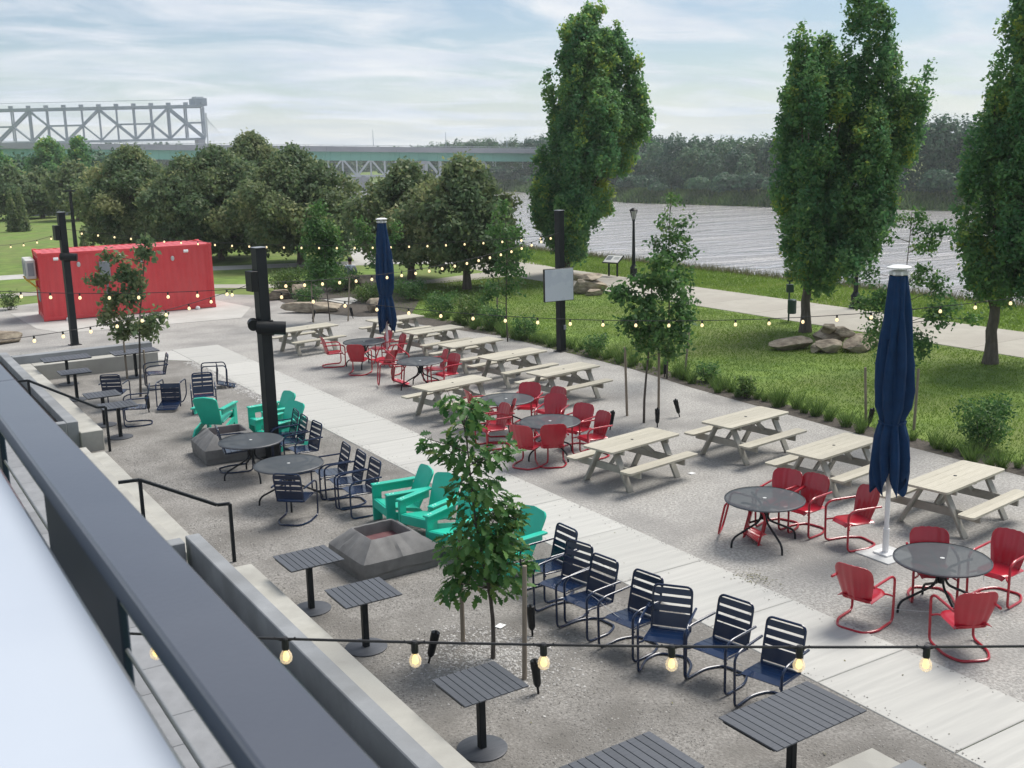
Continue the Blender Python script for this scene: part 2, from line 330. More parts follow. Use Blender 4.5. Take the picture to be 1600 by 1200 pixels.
def fillet(pts, r, k=5, closed=False):
    pts = [Vector(p) for p in pts]; out = []; m = len(pts)
    for i, p in enumerate(pts):
        if not closed and i in (0, m - 1): out.append(p); continue
        a = pts[(i - 1) % m] - p; b = pts[(i + 1) % m] - p; rr = min(r, a.length * .48, b.length * .48)
        A = p + a.normalized() * rr; B = p + b.normalized() * rr
        for j in range(k + 1):
            t = j / k; out.append(A * (1 - t) ** 2 + p * 2 * t * (1 - t) + B * t * t)
    return out
def npmesh(name, V, F, m, tone=None, smooth=False, normals=None):
    V = np.asarray(V, np.float32).reshape(-1, 3); F = np.asarray(F, np.int32); n, k = F.shape
    me = bpy.data.meshes.new(name); me.vertices.add(len(V)); me.vertices.foreach_set('co', V.ravel())
    me.loops.add(n * k); me.loops.foreach_set('vertex_index', F.ravel())
    me.polygons.add(n); me.polygons.foreach_set('loop_start', np.arange(0, n * k, k, dtype=np.int32))
    if smooth: me.polygons.foreach_set('use_smooth', np.ones(n, bool))
    me.update(calc_edges=True); me.materials.append(m)
    if tone is not None:
        a = me.attributes.new('tone', 'FLOAT', 'POINT'); a.data.foreach_set('value', np.asarray(tone, np.float32))
    if normals is not None:
        me.normals_split_custom_set_from_vertices(np.asarray(normals, np.float32))
    return me
def leaves(C, size, tone, rg, up=0.35, aspect=0.62, out=None):
    """a bent diamond leaf at each point of C"""
    n = len(C); d = rg.normal(size=(n, 3)); d[:, 2] += up
    if out is not None: d += out * 0.9
    d /= np.linalg.norm(d, axis=1)[:, None]
    a = rg.normal(size=(n, 3)); a -= d * (a * d).sum(1)[:, None]; a /= np.linalg.norm(a, axis=1)[:, None]
    b = np.cross(d, a); s = (size * rg.uniform(.65, 1.3, n))[:, None]
    P = np.stack([C - a * s * .5, C + b * s * .5 * aspect - d * s * .08, C + a * s * .5, C - b * s * .5 * aspect - d * s * .08], 1)
    F = np.arange(n * 4).reshape(n, 4)
    return P.reshape(-1, 3), F, np.repeat(tone, 4)
def blades(C, h, w, rg, lean=0.35):
    n = len(C); an = rg.uniform(0, 2 * np.pi, n); hh = h * rg.uniform(.55, 1.25, n)
    ax = np.stack([np.cos(an), np.sin(an), np.zeros(n)], 1) * (w / 2)
    a2 = rg.uniform(0, 2 * np.pi, n); tip = np.stack([np.cos(a2) * lean * hh, np.sin(a2) * lean * hh, hh], 1)
    P = np.stack([C - ax, C + ax, C + tip], 1); return P.reshape(-1, 3), np.arange(n * 3).reshape(n, 3)
def vnoise(x, y, sc, seed=0):
    """cheap smooth value noise for patchy colour and density"""
    x = np.asarray(x) / sc + seed * 17.3; y = np.asarray(y) / sc + seed * 9.1
    xi = np.floor(x); yi = np.floor(y); fx = x - xi; fy = y - yi; fx = fx * fx * (3 - 2 * fx); fy = fy * fy * (3 - 2 * fy)
    h = lambda a, b: np.modf(np.abs(np.sin(a * 127.1 + b * 311.7) * 43758.5453))[0]
    return (h(xi, yi) * (1 - fx) + h(xi + 1, yi) * fx) * (1 - fy) + (h(xi, yi + 1) * (1 - fx) + h(xi + 1, yi + 1) * fx) * fy
def flat(name, poly, z, m, label=None):
    o = MB().add([(p[0], p[1], z) for p in poly], [tuple(range(len(poly)))]).build(name, m)
    o['kind'] = 'structure'; return o
ITER = {}

# ---------------------------------------------------------------- ground, river, banks
def terrain():
    ys = [-320, -120, -40, 0, 30, 60, 110, 150, 190, 263, 330, 420, 560, 780]
    far = {-320: 176, -120: 172, -40: 170, 0: 168, 30: 167, 60: 166, 110: 163.5, 150: 153, 190: 147, 263: 166, 330: 174, 420: 190, 560: 230, 780: 300}
    xs0 = [-780, -200, -60, 0, 36.5, 38.5, 44.5, 50]
    z0 = [0, 0, 0, 0, 0, -.35, -6.3, -8]
    V = []; nj = len(xs0) + 6
    for y in ys:
        f = far[y]
        for x, z in zip(xs0, z0): V.append((x, y, z))
        for dx, z in ((-14, -8), (0, -6.1), (3, -4.6), (12, -3.8), (60, -2.5)): V.append((f + dx, y, z))
        V.append((780, y, -1))
    F = [(i * nj + j, i * nj + j + 1, (i + 1) * nj + j + 1, (i + 1) * nj + j) for i in range(len(ys) - 1) for j in range(nj - 1)]
    me = npmesh('ground', V, F, M['lawn']); o = obj('ground', me); tag(o, kind='structure')
terrain()
w_ = npmesh('river_water', [(41, -319, -6), (320, -319, -6), (320, 779, -6), (41, 779, -6)], [(0, 1, 2, 3)], M['water'])
tag(obj('river', w_), kind='structure')
# gravel court
flat('gravel_court', [(10.4, 2), (18.05, 2), (18.05, 16), (18.3, 21), (18.62, 24), (18.62, 31), (18.3, 36.0), (17.6, 39.5), (17.2, 43.0), (16.2, 47.0), (14.1, 49.5), (9, 52), (2.0, 49.5), (-9, 49), (-14, 42), (-8, 35.2), (9.2, 35.2), (10.4, 34.9)], 0.004, M['gravel'])
flat('gravel_patio', [(3.9, 2), (9.06, 2), (9.06, 33.0), (7.95, 34.2), (3.9, 34.2)], 0.008, M['gravel_dark'])
flat('planting_soil', [(18.05, 2), (18.75, 2), (18.7, 16), (19.0, 21), (19.3, 24), (19.35, 31.5), (19.0, 35), (18.0, 38), (17.4, 36.0), (18.62, 31), (18.62, 24), (18.3, 21), (18.05, 16)], 0.008, M['soil'])
flat('rain_garden_soil', [(16.15, 45.98), (15.63, 40.69), (16.74, 38.19), (18.36, 37.00), (20.58, 40.65), (21.15, 45.22), (21.07, 47.86), (20.40, 50.95), (18.17, 50.25)], 0.020, M['soil'])
flat('container_pad', [(6.2, 43.4), (6.85, 41.6), (13.1, 40.9), (14.4, 43.6), (13.9, 47.0), (6.0, 48.6)], 0.012, M['plaza'])
# concrete walk, slab by slab
walk = thing('walkway', None, None); tag(walk, kind='structure')
y = -1.0; k = 0
sl = MB().box((0, 0, -0.06), (1.50, 1.812, .16), None, .008).mesh('slab', M['walk'])
while y < 34.5:
    o = obj('slab', sl, walk, (9.76, y + .91, 0.0 + random.uniform(-.002, .002))); y += 1.824; k += 1
MB().add([(7.85, 34.35, .012), (9.01, 33.1, .012), (9.01, 35.35, .012), (8.6, 35.35, .012)], [(0, 1, 2, 3)]).build('landing_slab', M['walk'], walk)
# river path
rp = thing('river_path', None, None); tag(rp, kind='structure')
ps = MB().box((0, 0, -.055), (3.75, 3.0, .15), None, .012).mesh('slab', M['path'])
y = 2.0
while y < 47:
    obj('slab', ps, rp, (29.95, y + 1.5, .0 + random.uniform(-.003, .003))); y += 3.016
flat('far_path', [(28.2, 47.2), (31.8, 47.2), (33, 53), (34, 66), (33, 90), (31, 90), (31.5, 66), (30.4, 56), (28.3, 51.0)], 0.010, M['path'])
flat('park_path', [(28.2, 45.5), (28.3, 48.0), (24.4, 47.0), (19.6, 49.2), (15.5, 52.8), (9, 55.8), (-10, 58), (-10, 56.2), (9, 54.2), (15.0, 51.4), (19.3, 47.6), (24.4, 45.4)], 0.014, M['path'])
flat('cross_path', [(-20, 67), (10, 62.5), (22, 57.5), (29, 53.5), (30.4, 55.5), (22.5, 59.8), (10, 65), (-20, 70)], 0.006, M['plaza'])
flat('plaza', [(24.8, 56.5), (30.2, 51.5), (31.4, 58), (31.0, 66), (28.4, 66)], 0.018, M['plaza'])
flat('garden_slab', [(17.48, 43.43), (17.68, 41.23), (18.55, 42.22), (18.72, 43.39)], 0.05, M['plaza'])

# ---------------------------------------------------------------- terrace, planter walls and seat walls
flat('terrace', [(-8, -4), (3.05, -4), (3.05, 16.2), (3.05, 23.6), (3.05, 36), (-8, 36)], 0.60, M['paver'])
tp = thing('terrace_paving', None, None); tag(tp, kind='structure')
pv = MB().box((0, 0, 0), (.745, 1.19, .04), None, .006).mesh('paver', M['paver'])
for i in range(26):
    for j in range(4):
        obj('paver', pv, tp, (2.65 - j * .75, -1 + i * 1.2 + .6 * (j % 2), .622))
def wall(name, label, polys, cat):
    t = thing(name, label, cat)
    for pn, m, c, d, rz in polys: MB().box((0, 0, 0), d, Matrix.Rotation(rz, 3, 'Z'), .012).build(pn, M[m], t, c)
    return t
wall('seat_wall', 'long pale concrete seat wall with grey planter wall behind it, beside the black rail', [
    ('seat', 'seat_concrete', (4.305, 10.3, .20), (.43, 8.4, .50), 0), ('planter_wall', 'wall_concrete', (3.985, 9.05, .32), (.205, 12.9, .76), 0),
    ('soil_bed', 'soil', (3.47, 9.05, .15), (.815, 12.7, .30), 0), ('end_wall', 'wall_concrete', (3.43, 15.35, .317), (.755, .26, .76), 0)], 'wall')
wall('corner_seat_wall', 'L-shaped pale concrete seat wall round the far end of the patio', [
    ('seat', 'seat_concrete', (4.27, 28.45, .20), (.46, 8.95, .50), 0), ('seat_return', 'seat_concrete', (6.22, 33.15, .20), (3.44, .50, .50), 0), ('seat_corner', 'seat_concrete', (4.27, 33.165, .199), (.455, .47, .50), 0),
    ('planter_wall', 'wall_concrete', (3.92, 29.25, .31), (.235, 10.3, .74), 0), ('planter_wall_return', 'wall_concrete', (5.98, 33.56, .305), (3.87, .31, .74), 0),
    ('end_wall', 'wall_concrete', (3.45, 24.2, .308), (.70, .24, .74), 0), ('soil_bed', 'soil', (3.45, 29.4, .25), (.70, 10.1, .5), 0), ('soil_bed_return', 'soil', (4.0, 34.35, .08), (8.0, 1.25, .2), 0)], 'wall')
wall('near_seat_wall', 'end of a pale concrete seat wall at the bottom edge, before the long slatted table', [
    ('seat', 'seat_concrete', (6.18, 6.16, .20), (3.28, .37, .50), 0), ('planter_wall', 'wall_concrete', (6.30, 5.80, .22), (3.12, .28, .60), 0)], 'wall')
st = thing('patio_steps', 'low concrete steps between the two planter walls by the handrail', 'steps')
for i in range(3):
    MB().box((0, 0, 0), (.42, 7.0, .15), None, .01).build('tread', M['seat_concrete'], st, (4.16 - i * .36, 19.85, .06 + .15 * i))

# ---------------------------------------------------------------- guard rail and ledge next to the camera
gr = thing('guard_rail', 'dark metal guard rail with wide flat cap running past the viewer', 'railing')
for y0, y1 in ((-.3, .62), (.622, 3.02), (3.022, 6.7)): MB().box((0, 0, 0), (.0915, y1 - y0, .012), None, .003).build('rail_cap', M['rail'], gr, (.3215, (y0 + y1) / 2, 5.546))
MB().box((0, 0, 0), (.083, 7.0, .040), None, .004).build('rail_channel', M['raildark'], gr, (.3215, 3.2, 5.518))
for yy in (0.69, 2.015, 3.34, 4.665, 5.99):
    MB().box((0, 0, 0), (.014, .655, 1.0), None, .003).build('post', M['raildark'], gr, (.318, yy, 5.03))
for zz in (5.425, 5.345, 5.22, 5.09, 4.96, 4.83):
    MB().tube([(.318, -.3, zz), (.318, 6.7, zz)], .0035, 8).build('cable', M['cable'], gr)
lg = thing('drink_ledge', 'glossy white ledge top in the lower left corner beside the guard rail', 'ledge')
MB().box((0, 0, 0), (.60, 7.0, .03), None, .006).build('top', M['ledge'], lg, (-.052, 3.2, 5.465))
for yy in (.5, 3.2, 5.9): MB().box((0, 0, 0), (.06, .06, .95), None, .004).build('leg', M['black'], lg, (-.1, yy, 4.974))
bd = thing('balcony_deck', 'concrete balcony deck the viewer stands on', 'deck')
MB().box((0, 0, 0), (6.0, 8.2, .28), None, .01).build('slab', M['paver'], bd, (-2.64, 2.8, 4.36))
for yy in (-.9, 6.5): MB().box((0, 0, 0), (.3, .3, 3.6), None, .01).build('column', M['wall_concrete'], bd, (-.2, yy, 2.42))
def handrail(label, p):
    h = thing('handrail', label, 'handrail', group='handrails on the patio steps')
    pts = [Vector(q) for q in p]; mb = MB()
    for a, b in zip(pts[:-1], pts[1:]): mb.bar(a, b, .045, .045, .004)
    mb.build('rail', M['black'], h)
    e = pts[-1]; MB().box((0, 0, 0), (.05, .05, e.z + .02), None, .004).build('post', M['black'], h, (e.x, e.y, (e.z - .02) / 2 - .0))
    s = pts[1]; MB().box((0, 0, 0), (.05, .05, s.z - .45), None, .004).build('post', M['black'], h, (s.x, s.y, (s.z + .40) / 2))
handrail('black steel handrail coming down beside the corner seat wall', [(2.7, 24.45, 1.62), (3.2, 24.4, 1.62), (4.40, 23.8, .98), (4.55, 23.75, .98)])
handrail('black steel handrail at the near end of the low steps', [(3.2, 16.35, 1.42), (3.5, 16.3, 1.42), (4.50, 15.9, .94), (4.68, 15.85, .94)])

# ---------------------------------------------------------------- container kitchen
def container():
    A = np.array([6.75, 45.05]); ang = R(-4.5); L, W, H = 6.50, 2.44, 2.60
    t = thing('shipping_container', 'bright red corrugated shipping container with grey panel and lights on its long side', 'container', (A[0], A[1], 0.02), (0, 0, ang))
    def corr(p0, p1, z0, z1, nrm, m):   # trapezoid corrugation between two ground points
        p0, p1, nrm = Vector((*p0, 0)), Vector((*p1, 0)), Vector((*nrm, 0)); d = p1 - p0; Ln = d.length; d.normalize(); x = 0; pts = []
        n = round(Ln / .278); pit = Ln / n
        for i in range(n):
            for f, o in ((0, 0), (.25, 0), (.5, -.026), (.75, -.026)): pts.append(p0 + d * (i + f) * pit + nrm * o)
        pts.append(p1); k = len(pts)
        vs = [(p.x, p.y, z0) for p in pts] + [(p.x, p.y, z1) for p in pts]
        return MB().add(vs, [(i, i + 1, k + i + 1, k + i) for i in range(k - 1)])
    corr((.08, .02), (L - .08, .02), .14, H - .10, (0, -1), 0).build('front_wall', M['contred'], t)
    corr((L - .02, .08), (L - .02, W - .08), .14, H - .1, (1, 0), 0).build('end_wall', M['contred'], t)
    corr((L - .08, W - .02), (.08, W - .02), .14, H - .1, (0, 1), 0).build('back_wall', M['contred'], t)
    for i in range(2):
        d = MB().box((.03, .08 + .57 + i * 1.15, H / 2), (.03, 1.13, H - .3), None, .006).build('door', M['contred'], t)
        for q in (-.25, .25): MB().cyl((.0, .65 + i * 1.15 + q, .2), (.0, .65 + i * 1.15 + q, H - .2), .017, n=8).build('lock_rod', M['contred'], d)
    for x in (.05, L - .05):
        for yv in (.05, W - .05): MB().box((x, yv, H / 2), (.12, .12, H - .01), None, .008).build('corner_post', M['contred'], t)
    for (a, b) in (((0, .035), (L, .035)), ((0, W - .035), (L, W - .035)), ((.035, .1), (.035, W - .1)), ((L - .035, .1), (L - .035, W - .1))):
        MB().bar((*a, .085), (*b, .085), .065, .14, .006).build('bottom_rail', M['contred'], t); MB().bar((*a, H - .055), (*b, H - .055), .065, .10, .006).build('top_rail', M['contred'], t)
    for x in (.06, L - .06):
        for yv in (.06, W - .06):
            MB().box((x, yv, .07), (.17, .17, .13), None, .006).build('corner_casting', M['contred'], t); MB().box((x, yv, H - .04), (.17, .17, .12), None, .006).build('corner_casting', M['contred'], t)
    n = 22; vs = []; 
    for i in range(n * 4 + 1):
        x = .07 + (L - .14) * i / (n * 4); z = H - .012 - (.0 if i % 4 in (0, 1) else .022); vs += [(x, .07, z), (x, W - .07, z)]
    MB().add(vs, [(2 * i, 2 * i + 2, 2 * i + 3, 2 * i + 1) for i in range(n * 4)]).build('roof', M['controof'], t)
    MB().box((2.35, -.06, 1.42 + .35), (.40, .14, .78), None, .012).build('electric_panel', M['grey'], t)
    MB().tube([(2.42, -.05, 1.38), (2.40, -.05, 1.2), (2.30, -.05, .5), (2.28, -.05, .1)], .04, 8).build('conduit', M['grey'], t)
    for x in (.62, 2.95, 3.1 + 1.1, 5.48):
        f = MB().box((x, -.07, H - .24), (.18, .12, .10), Matrix.Rotation(R(-25), 3, 'X'), .01).build('floodlight', M['white'], t)
    for x in (1.42, 3.75, 4.95):
        mb = MB(); mb.lathe([(.075, 0), (.075, .03), (.055, .045), (.0, .05)], n=16)
        me = mb.mesh('vent', M['plate']); o = obj('vent', me, t, (x, -.01, H - .50), (R(90), 0, 0)); o.scale = (.9, 1.35, 1)
    for x in (.85, 5.75):
        MB().lathe([(.09, 0), (.10, .05), (.08, .10), (.03, .13)], n=12).build('ground_floodlight', M['white'], t, (x, -.16, 0.0))
    for i in range(2):
        yv = .55 + i * .95
        b = MB(); b.box((-.22, yv, 1.58), (.5, .05, .05), None, 0); b.box((-.22, yv + .55, 1.58), (.5, .05, .05), None, 0); b.bar((0, yv, 1.15), (-.42, yv, 1.56), .04, .04); b.build('bracket', M['yellow'], t)
        u = MB().box((-.26, yv + .27, 1.98), (.36, .82, .72), None, .025).build('air_conditioner', M['acgrey'], t)
        MB().lathe([(.27, 0), (.27, .012), (.05, .02)], n=20).build('fan_grille', M['grey'], u); g = u.children[0]; g.location = (-.441, yv + .2, 1.98); g.rotation_euler = (0, R(-90), 0)
        MB().box((-.26, yv - .145, 1.98), (.22, .01, .5), None, .002).build('side_grille', M['grey'], u)
    MB().box((-.01, 1.0, .95), (.05, .8, .5), None, .01).build('service_hatch', M['grey'], t)
container()

# ---------------------------------------------------------------- umbrellas
def umbrella_mast():
    pass
def make_umbrella(turn):
    t = thing('closed_umbrella', '', 'umbrella')
    MB().box((0, 0, .012), (.62, .62, .024), None, .006).build('base_plate', M['plate'], t)
    MB().box((0, 0, .038), (.26, .26, .028), None, .006).build('mount_plate', M['white'], t)
    MB().cyl((0, 0, .04), (0, 0, 4.30), .036, n=16).build('pole', M['white'], t)
    MB().cyl((0, 0, .05), (0, 0, .42), .047, n=16).build('sleeve', M['white'], t)
    # folded canopy: closed star-shaped cross sections, waist tied at 2.05 m, ragged hem
    n = 96; folds = 8; rows = []
    prof = [(4.20, .125, .10), (4.05, .145, .16), (3.7, .185, .26), (3.3, .225, .32), (2.9, .262, .36), (2.55, .272, .36), (2.3, .245, .32), (2.14, .195, .22), (2.05, .170, .16), (1.97, .195, .25), (1.8, .240, .36), (1.55, .270, .42), (1.3, .275, .48), (1.1, .250, .52)]
    rg = np.random.default_rng(5 + turn); ph = rg.uniform(0, 6.28, 8); amp = rg.uniform(.75, 1.2, folds)
    for iz, (z, r, fd) in enumerate(prof):
        row = []
        for k in range(n):
            a = 2 * math.pi * k / n; f = a / (2 * math.pi) * folds + .18 * math.sin(z * 1.3 + ph[0]); w = f % 1.0; ki = int(f) % folds
            lobe = 1 - abs(2 * w - 1) ** 1.6; skew = .12 * math.sin(z * 2.1 + ph[ki])
            rr = r * (1 - fd + fd * lobe * amp[ki] * 1.12) + (.010 * math.sin(5 * a + z * 4 + ph[1]) + .012 * math.sin(3 * a - z * 6.5 + ph[2]) + .006 * math.sin(11 * a + z * 9 + ph[3])) * (1 if z < 3.9 else .2)
            zz = z
            if iz == len(prof) - 1: q = (a / (2 * math.pi) * 5 + .3 * turn) % 1.0; zz = z - .16 + .36 * abs(2 * q - 1) ** 1.1 + .05 * math.sin(2 * a + turn)
            elif iz == len(prof) - 2: q = (a / (2 * math.pi) * 5 + .3 * turn) % 1.0; zz = z - .06 + .12 * abs(2 * q - 1)
            row.append((rr * math.cos(a + skew), rr * math.sin(a + skew), zz))
        row.append(row[0]); rows.append(row)
    MB().sheet(rows, .004).build('canopy', M['umb'], t)
    MB().tube([(.182 * math.cos(a), .182 * math.sin(a), 2.055 + .012 * math.sin(3 * a)) for a in np.linspace(0, 2 * math.pi, 28, endpoint=False)], .014, 6, True).build('tie_strap', M['umb'], t)
    MB().box((.21, -.02, 1.96), (.05, .09, .20), Matrix.Rotation(R(20), 3, 'Y'), .01).build('tie_end', M['umb'], t)
    MB().lathe([(.10, 4.20), (.125, 4.215), (.125, 4.25), (.10, 4.27)], n=24).build('hub', M['plate'], t)
    for k in range(8):
        a = k * math.pi / 4 + .2; MB().box((0, 0, 0), (.05, .03, .05), Matrix.Rotation(a, 3, 'Z'), .004).build('rib_bracket', M['white'], t, (.12 * math.cos(a), .12 * math.sin(a), 4.235))
    MB().lathe([(.03, 4.30), (.165, 4.30), (.17, 4.32), (.10, 4.345), (.0, 4.35)], n=28).build('cap', M['white'], t)
    return t
u = make_umbrella(0); u.location = (12.88, 10.38, 0.00); u['label'] = 'tall closed navy umbrella beside the perforated round table, nearest the viewer'
u['group'] = 'closed navy umbrellas'; 
u = make_umbrella(1); u.location = (13.57, 28.96, 0.00); u.rotation_euler = (0, 0, 1.1); u.scale = (1, 1, .975); u['label'] = 'closed navy umbrella among the far red chairs, farther from the viewer'; u['group'] = 'closed navy umbrellas'

# ---------------------------------------------------------------- picnic tables (long axis = local X)
def make_picnic():
    t = thing('picnic_table', '', 'picnic table')
    def plank(w, L, th=.036, rc=0.0, side=0):
        hx, hy = L / 2, w / 2
        if rc and side:
            P = []
            for sx in (1, -1):
                for q in range(5):
                    a = q / 4 * math.pi / 2
                    if sx > 0: P.append((hx - rc + rc * math.cos(a), hy - rc + rc * math.sin(a)))
                    else: P.append((-hx + rc - rc * math.sin(a), hy - rc + rc * math.cos(a)))
            P += [(-hx, -hy), (hx, -hy)]
            if side < 0: P = [(-x, -y) for x, y in P]
            return MB().prism(P, -th / 2, th / 2)
        return MB().box((0, 0, 0), (L, w, th), None, .0015)
    mid = plank(.1485, 1.86).mesh('plank', M['picnic']); e1 = plank(.1485, 1.86, .036, .06, 1).mesh('plank', M['picnic']); e2 = plank(.1485, 1.86, .036, .06, -1).mesh('plank', M['picnic'])
    for i in range(5): obj('top_plank', e2 if i == 0 else e1 if i == 4 else mid, t, (0, (i - 2) * .151, .742))
    MB().lathe([(.028, 0), (.028, .004), (.018, .005)], n=14).build('umbrella_hole', M['black'], t, (0, 0, .760))
    s1 = plank(.134, 1.86, .036, .05, 1).mesh('plank', M['picnic']); s2 = plank(.134, 1.86, .036, .05, -1).mesh('plank', M['picnic'])
    for sg in (-1, 1): obj('seat_plank', s2, t, (0, sg * .685 - .068, .442)); obj('seat_plank', s1, t, (0, sg * .685 + .068, .442))
    for sx in (-1, 1):
        x = sx * .64
        for sg in (-1, 1): MB().bar((x, sg * .17, .722), (x, sg * .56, 0), .045, .140, .005, up=(1, 0, 0)).build('leg', M['picnic_leg'], t)
        MB().box((x - sx * .044, 0, .355), (.040, 1.54, .135), None, .005).build('seat_beam', M['picnic_leg'], t)
        MB().box((x - sx * .044, 0, .682), (.040, .72, .082), None, .005).build('top_beam', M['picnic_leg'], t)
        MB().bar((x - sx * .06, 0, .40), (sx * .18, 0, .712), .08, .036, .004, up=(0, 1, 0)).build('brace', M['picnic_leg'], t)
    MB().box((0, 0, .707), (.08, .70, .03), None, .004).build('middle_batten', M['picnic_leg'], t)
    return t
PIC = Proto(make_picnic); PG = 'pale picnic tables on the gravel'
for lab, p, a in (
    ('pale picnic table at lower right, nearest the viewer, beside the perforated round table', (14.98, 10.78), 8), ('pale picnic table partly hidden behind the large navy umbrella', (14.85, 13.2), 8),
    ('pale picnic table alone to the right of the sapling with the black uplights', (15.10, 15.7), 8), ('pale picnic table near the walkway, right of the middle red chairs', (12.23, 15.68), 9),
    ('pale picnic table behind the middle red chairs, just before the wide gap in the row', (15.0, 21.95), 9), ('pale picnic table by the foot of the pole carrying the screen panel', (15.12, 24.5), 9),
    ('third pale picnic table from the far end of the lawn-edge row', (15.16, 26.8), 9), ('second pale picnic table from the far end of the lawn-edge row', (15.37, 29.5), 8),
    ('last pale picnic table of the lawn-edge row, half hidden by the far umbrella', (15.5, 32.4), 8), ('pale picnic table standing farthest left, beyond the far red chairs', (12.5, 32.5), 9),
    ('pale picnic table between the toppled red chairs and the oak sapling top', (12.05, 22.25), 9)):
    PIC.place(lab, (*p, 0), (0, 0, R(a)), PG)

# ---------------------------------------------------------------- round tables
def make_round():
    t = thing('round_table', '', 'table')
    MB().lathe([(.0, .738), (.575, .738), (.598, .733), (.607, .728), (.607, .715), (.596, .708)], n=48, cap=False).build('top', M['perf'], t)
    MB().lathe([(.593, .713), (.612, .708), (.614, .728), (.600, .7395)], n=48, cap=False).build('rim', M['slat'], t)
    MB().lathe([(.028, 0), (.03, .006), (.018, .007)], n=16).build('umbrella_ring', M['plate'], t, (0, 0, .7385))
    MB().cyl((0, 0, .40), (0, 0, .60), .045, n=12).build('hub', M['black'], t)
    for k in range(4):
        a = R(45 + 90 * k + 10); c, s = math.cos(a), math.sin(a)
        pts = [(r * c, r * s, z) for r, z in ((.40, .710), (.30, .69), (.075, .60), (.05, .46), (.10, .36), (.50, .17), (.55, .10), (.555, 0.0))]
        MB().tube(fillet(pts, .08, 4), .017, 8).build('leg', M['black'], t)
    MB().lathe([(.21, .50), (.22, .51), (.21, .52)], n=20)
    return t
RT = Proto(make_round); RG = 'dark round mesh tables'
for lab, p, a in (('round dark mesh table ringed by red chairs at lower right, see-through top', (11.82, 8.62), 5), ('round dark mesh table with a toppled red chair under its left side', (11.76, 11.78), 20),
    ('round dark mesh table with a red chair seen squarely from behind', (11.85, 17.85), 40), ('round dark mesh table just behind another one, close to the oak sapling', (12.2, 20.1), 10),
    ('round dark mesh table beside two toppled red chairs', (12.76, 25.3), 30), ('round dark mesh table just left of the far navy umbrella', (12.85, 29.0), 0),
    ('round dark mesh table half hidden by the black pole, beside a covered fire pit', (6.44, 20.1), 30), ('round dark mesh table just in front of the black pole foot', (6.45, 18.1), 15)):
    RT.place(lab, (*p, 0), (0, 0, R(a)), RG)

# ---------------------------------------------------------------- slatted pedestal tables
def make_slat_table(w, d, n):
    t = thing('slatted_table', '', 'table')
    sw = w / n; me = MB().box((0, 0, 0), (sw - .007, d, .016), None, .003).mesh('slat', M['slat'])
    for i in range(n): obj('slat', me, t, (-w / 2 + sw * (i + .5), 0, .742))
    f = MB()
    for s in (-1, 1): f.box((0, s * (d / 2 - .06), .722), (w - .03, .03, .022), None, .003)
    for s in (-1, 1): f.box((s * (w / 2 - .016), 0, .7215), (.016, d - .155, .020), None, .003)
    f.box((0, 0, .7205), (w - .07, .05, .018)); f.build('frame', M['black'], t)
    nb = 1
    for k in range(nb):
        x = 0 if nb == 1 else (k - .5) * .62
        MB().box((x, 0, .365), (.075, .075, .69), None, .006).build('column', M['black'], t)
        MB().lathe([(.265, 0), (.265, .012), (.25, .018), (.0, .022)], (x, 0, 0.004), n=32).build('base', M['slat'], t)
    return t
ST = Proto(lambda: make_slat_table(.76, .68, 9)); SL = Proto(lambda: make_slat_table(1.24, .74, 13)); SGR = 'slatted grey pedestal tables along the patio'
for pr, lab, p, a in (
    (ST, 'slatted grey pedestal table directly in front of the near covered fire pit', (4.98, 13.46), 1), (ST, 'slatted grey pedestal table right of the fire pit, second one up the wall', (5.10, 11.94), 0),
    (ST, 'slatted dark pedestal table at the foot of the oak sapling and its stakes', (5.10, 9.06), 1), (SL, 'long slatted dark pedestal table beside the walkway at the bottom right', (7.25, 6.82), 2),
    (SL, 'slatted dark table cut off by the bottom edge of the picture', (5.32, 6.95), 2), (SL, 'long slatted table in the far corner by the back seat wall, left one', (5.20, 31.85), 0),
    (SL, 'long slatted table by the back seat wall, behind the small sapling', (7.0, 31.7), 2), (ST, 'small slatted table alone near the far corner of the seat wall', (5.0, 29.6), 0),
    (ST, 'small slatted table in front of a blue chair seen from behind', (4.98, 26.25), 0), (ST, 'small slatted table next to the handrail foot', (5.02, 24.85), 0)):
    pr.place(lab, (*p, .008), (0, 0, R(a)), SGR)

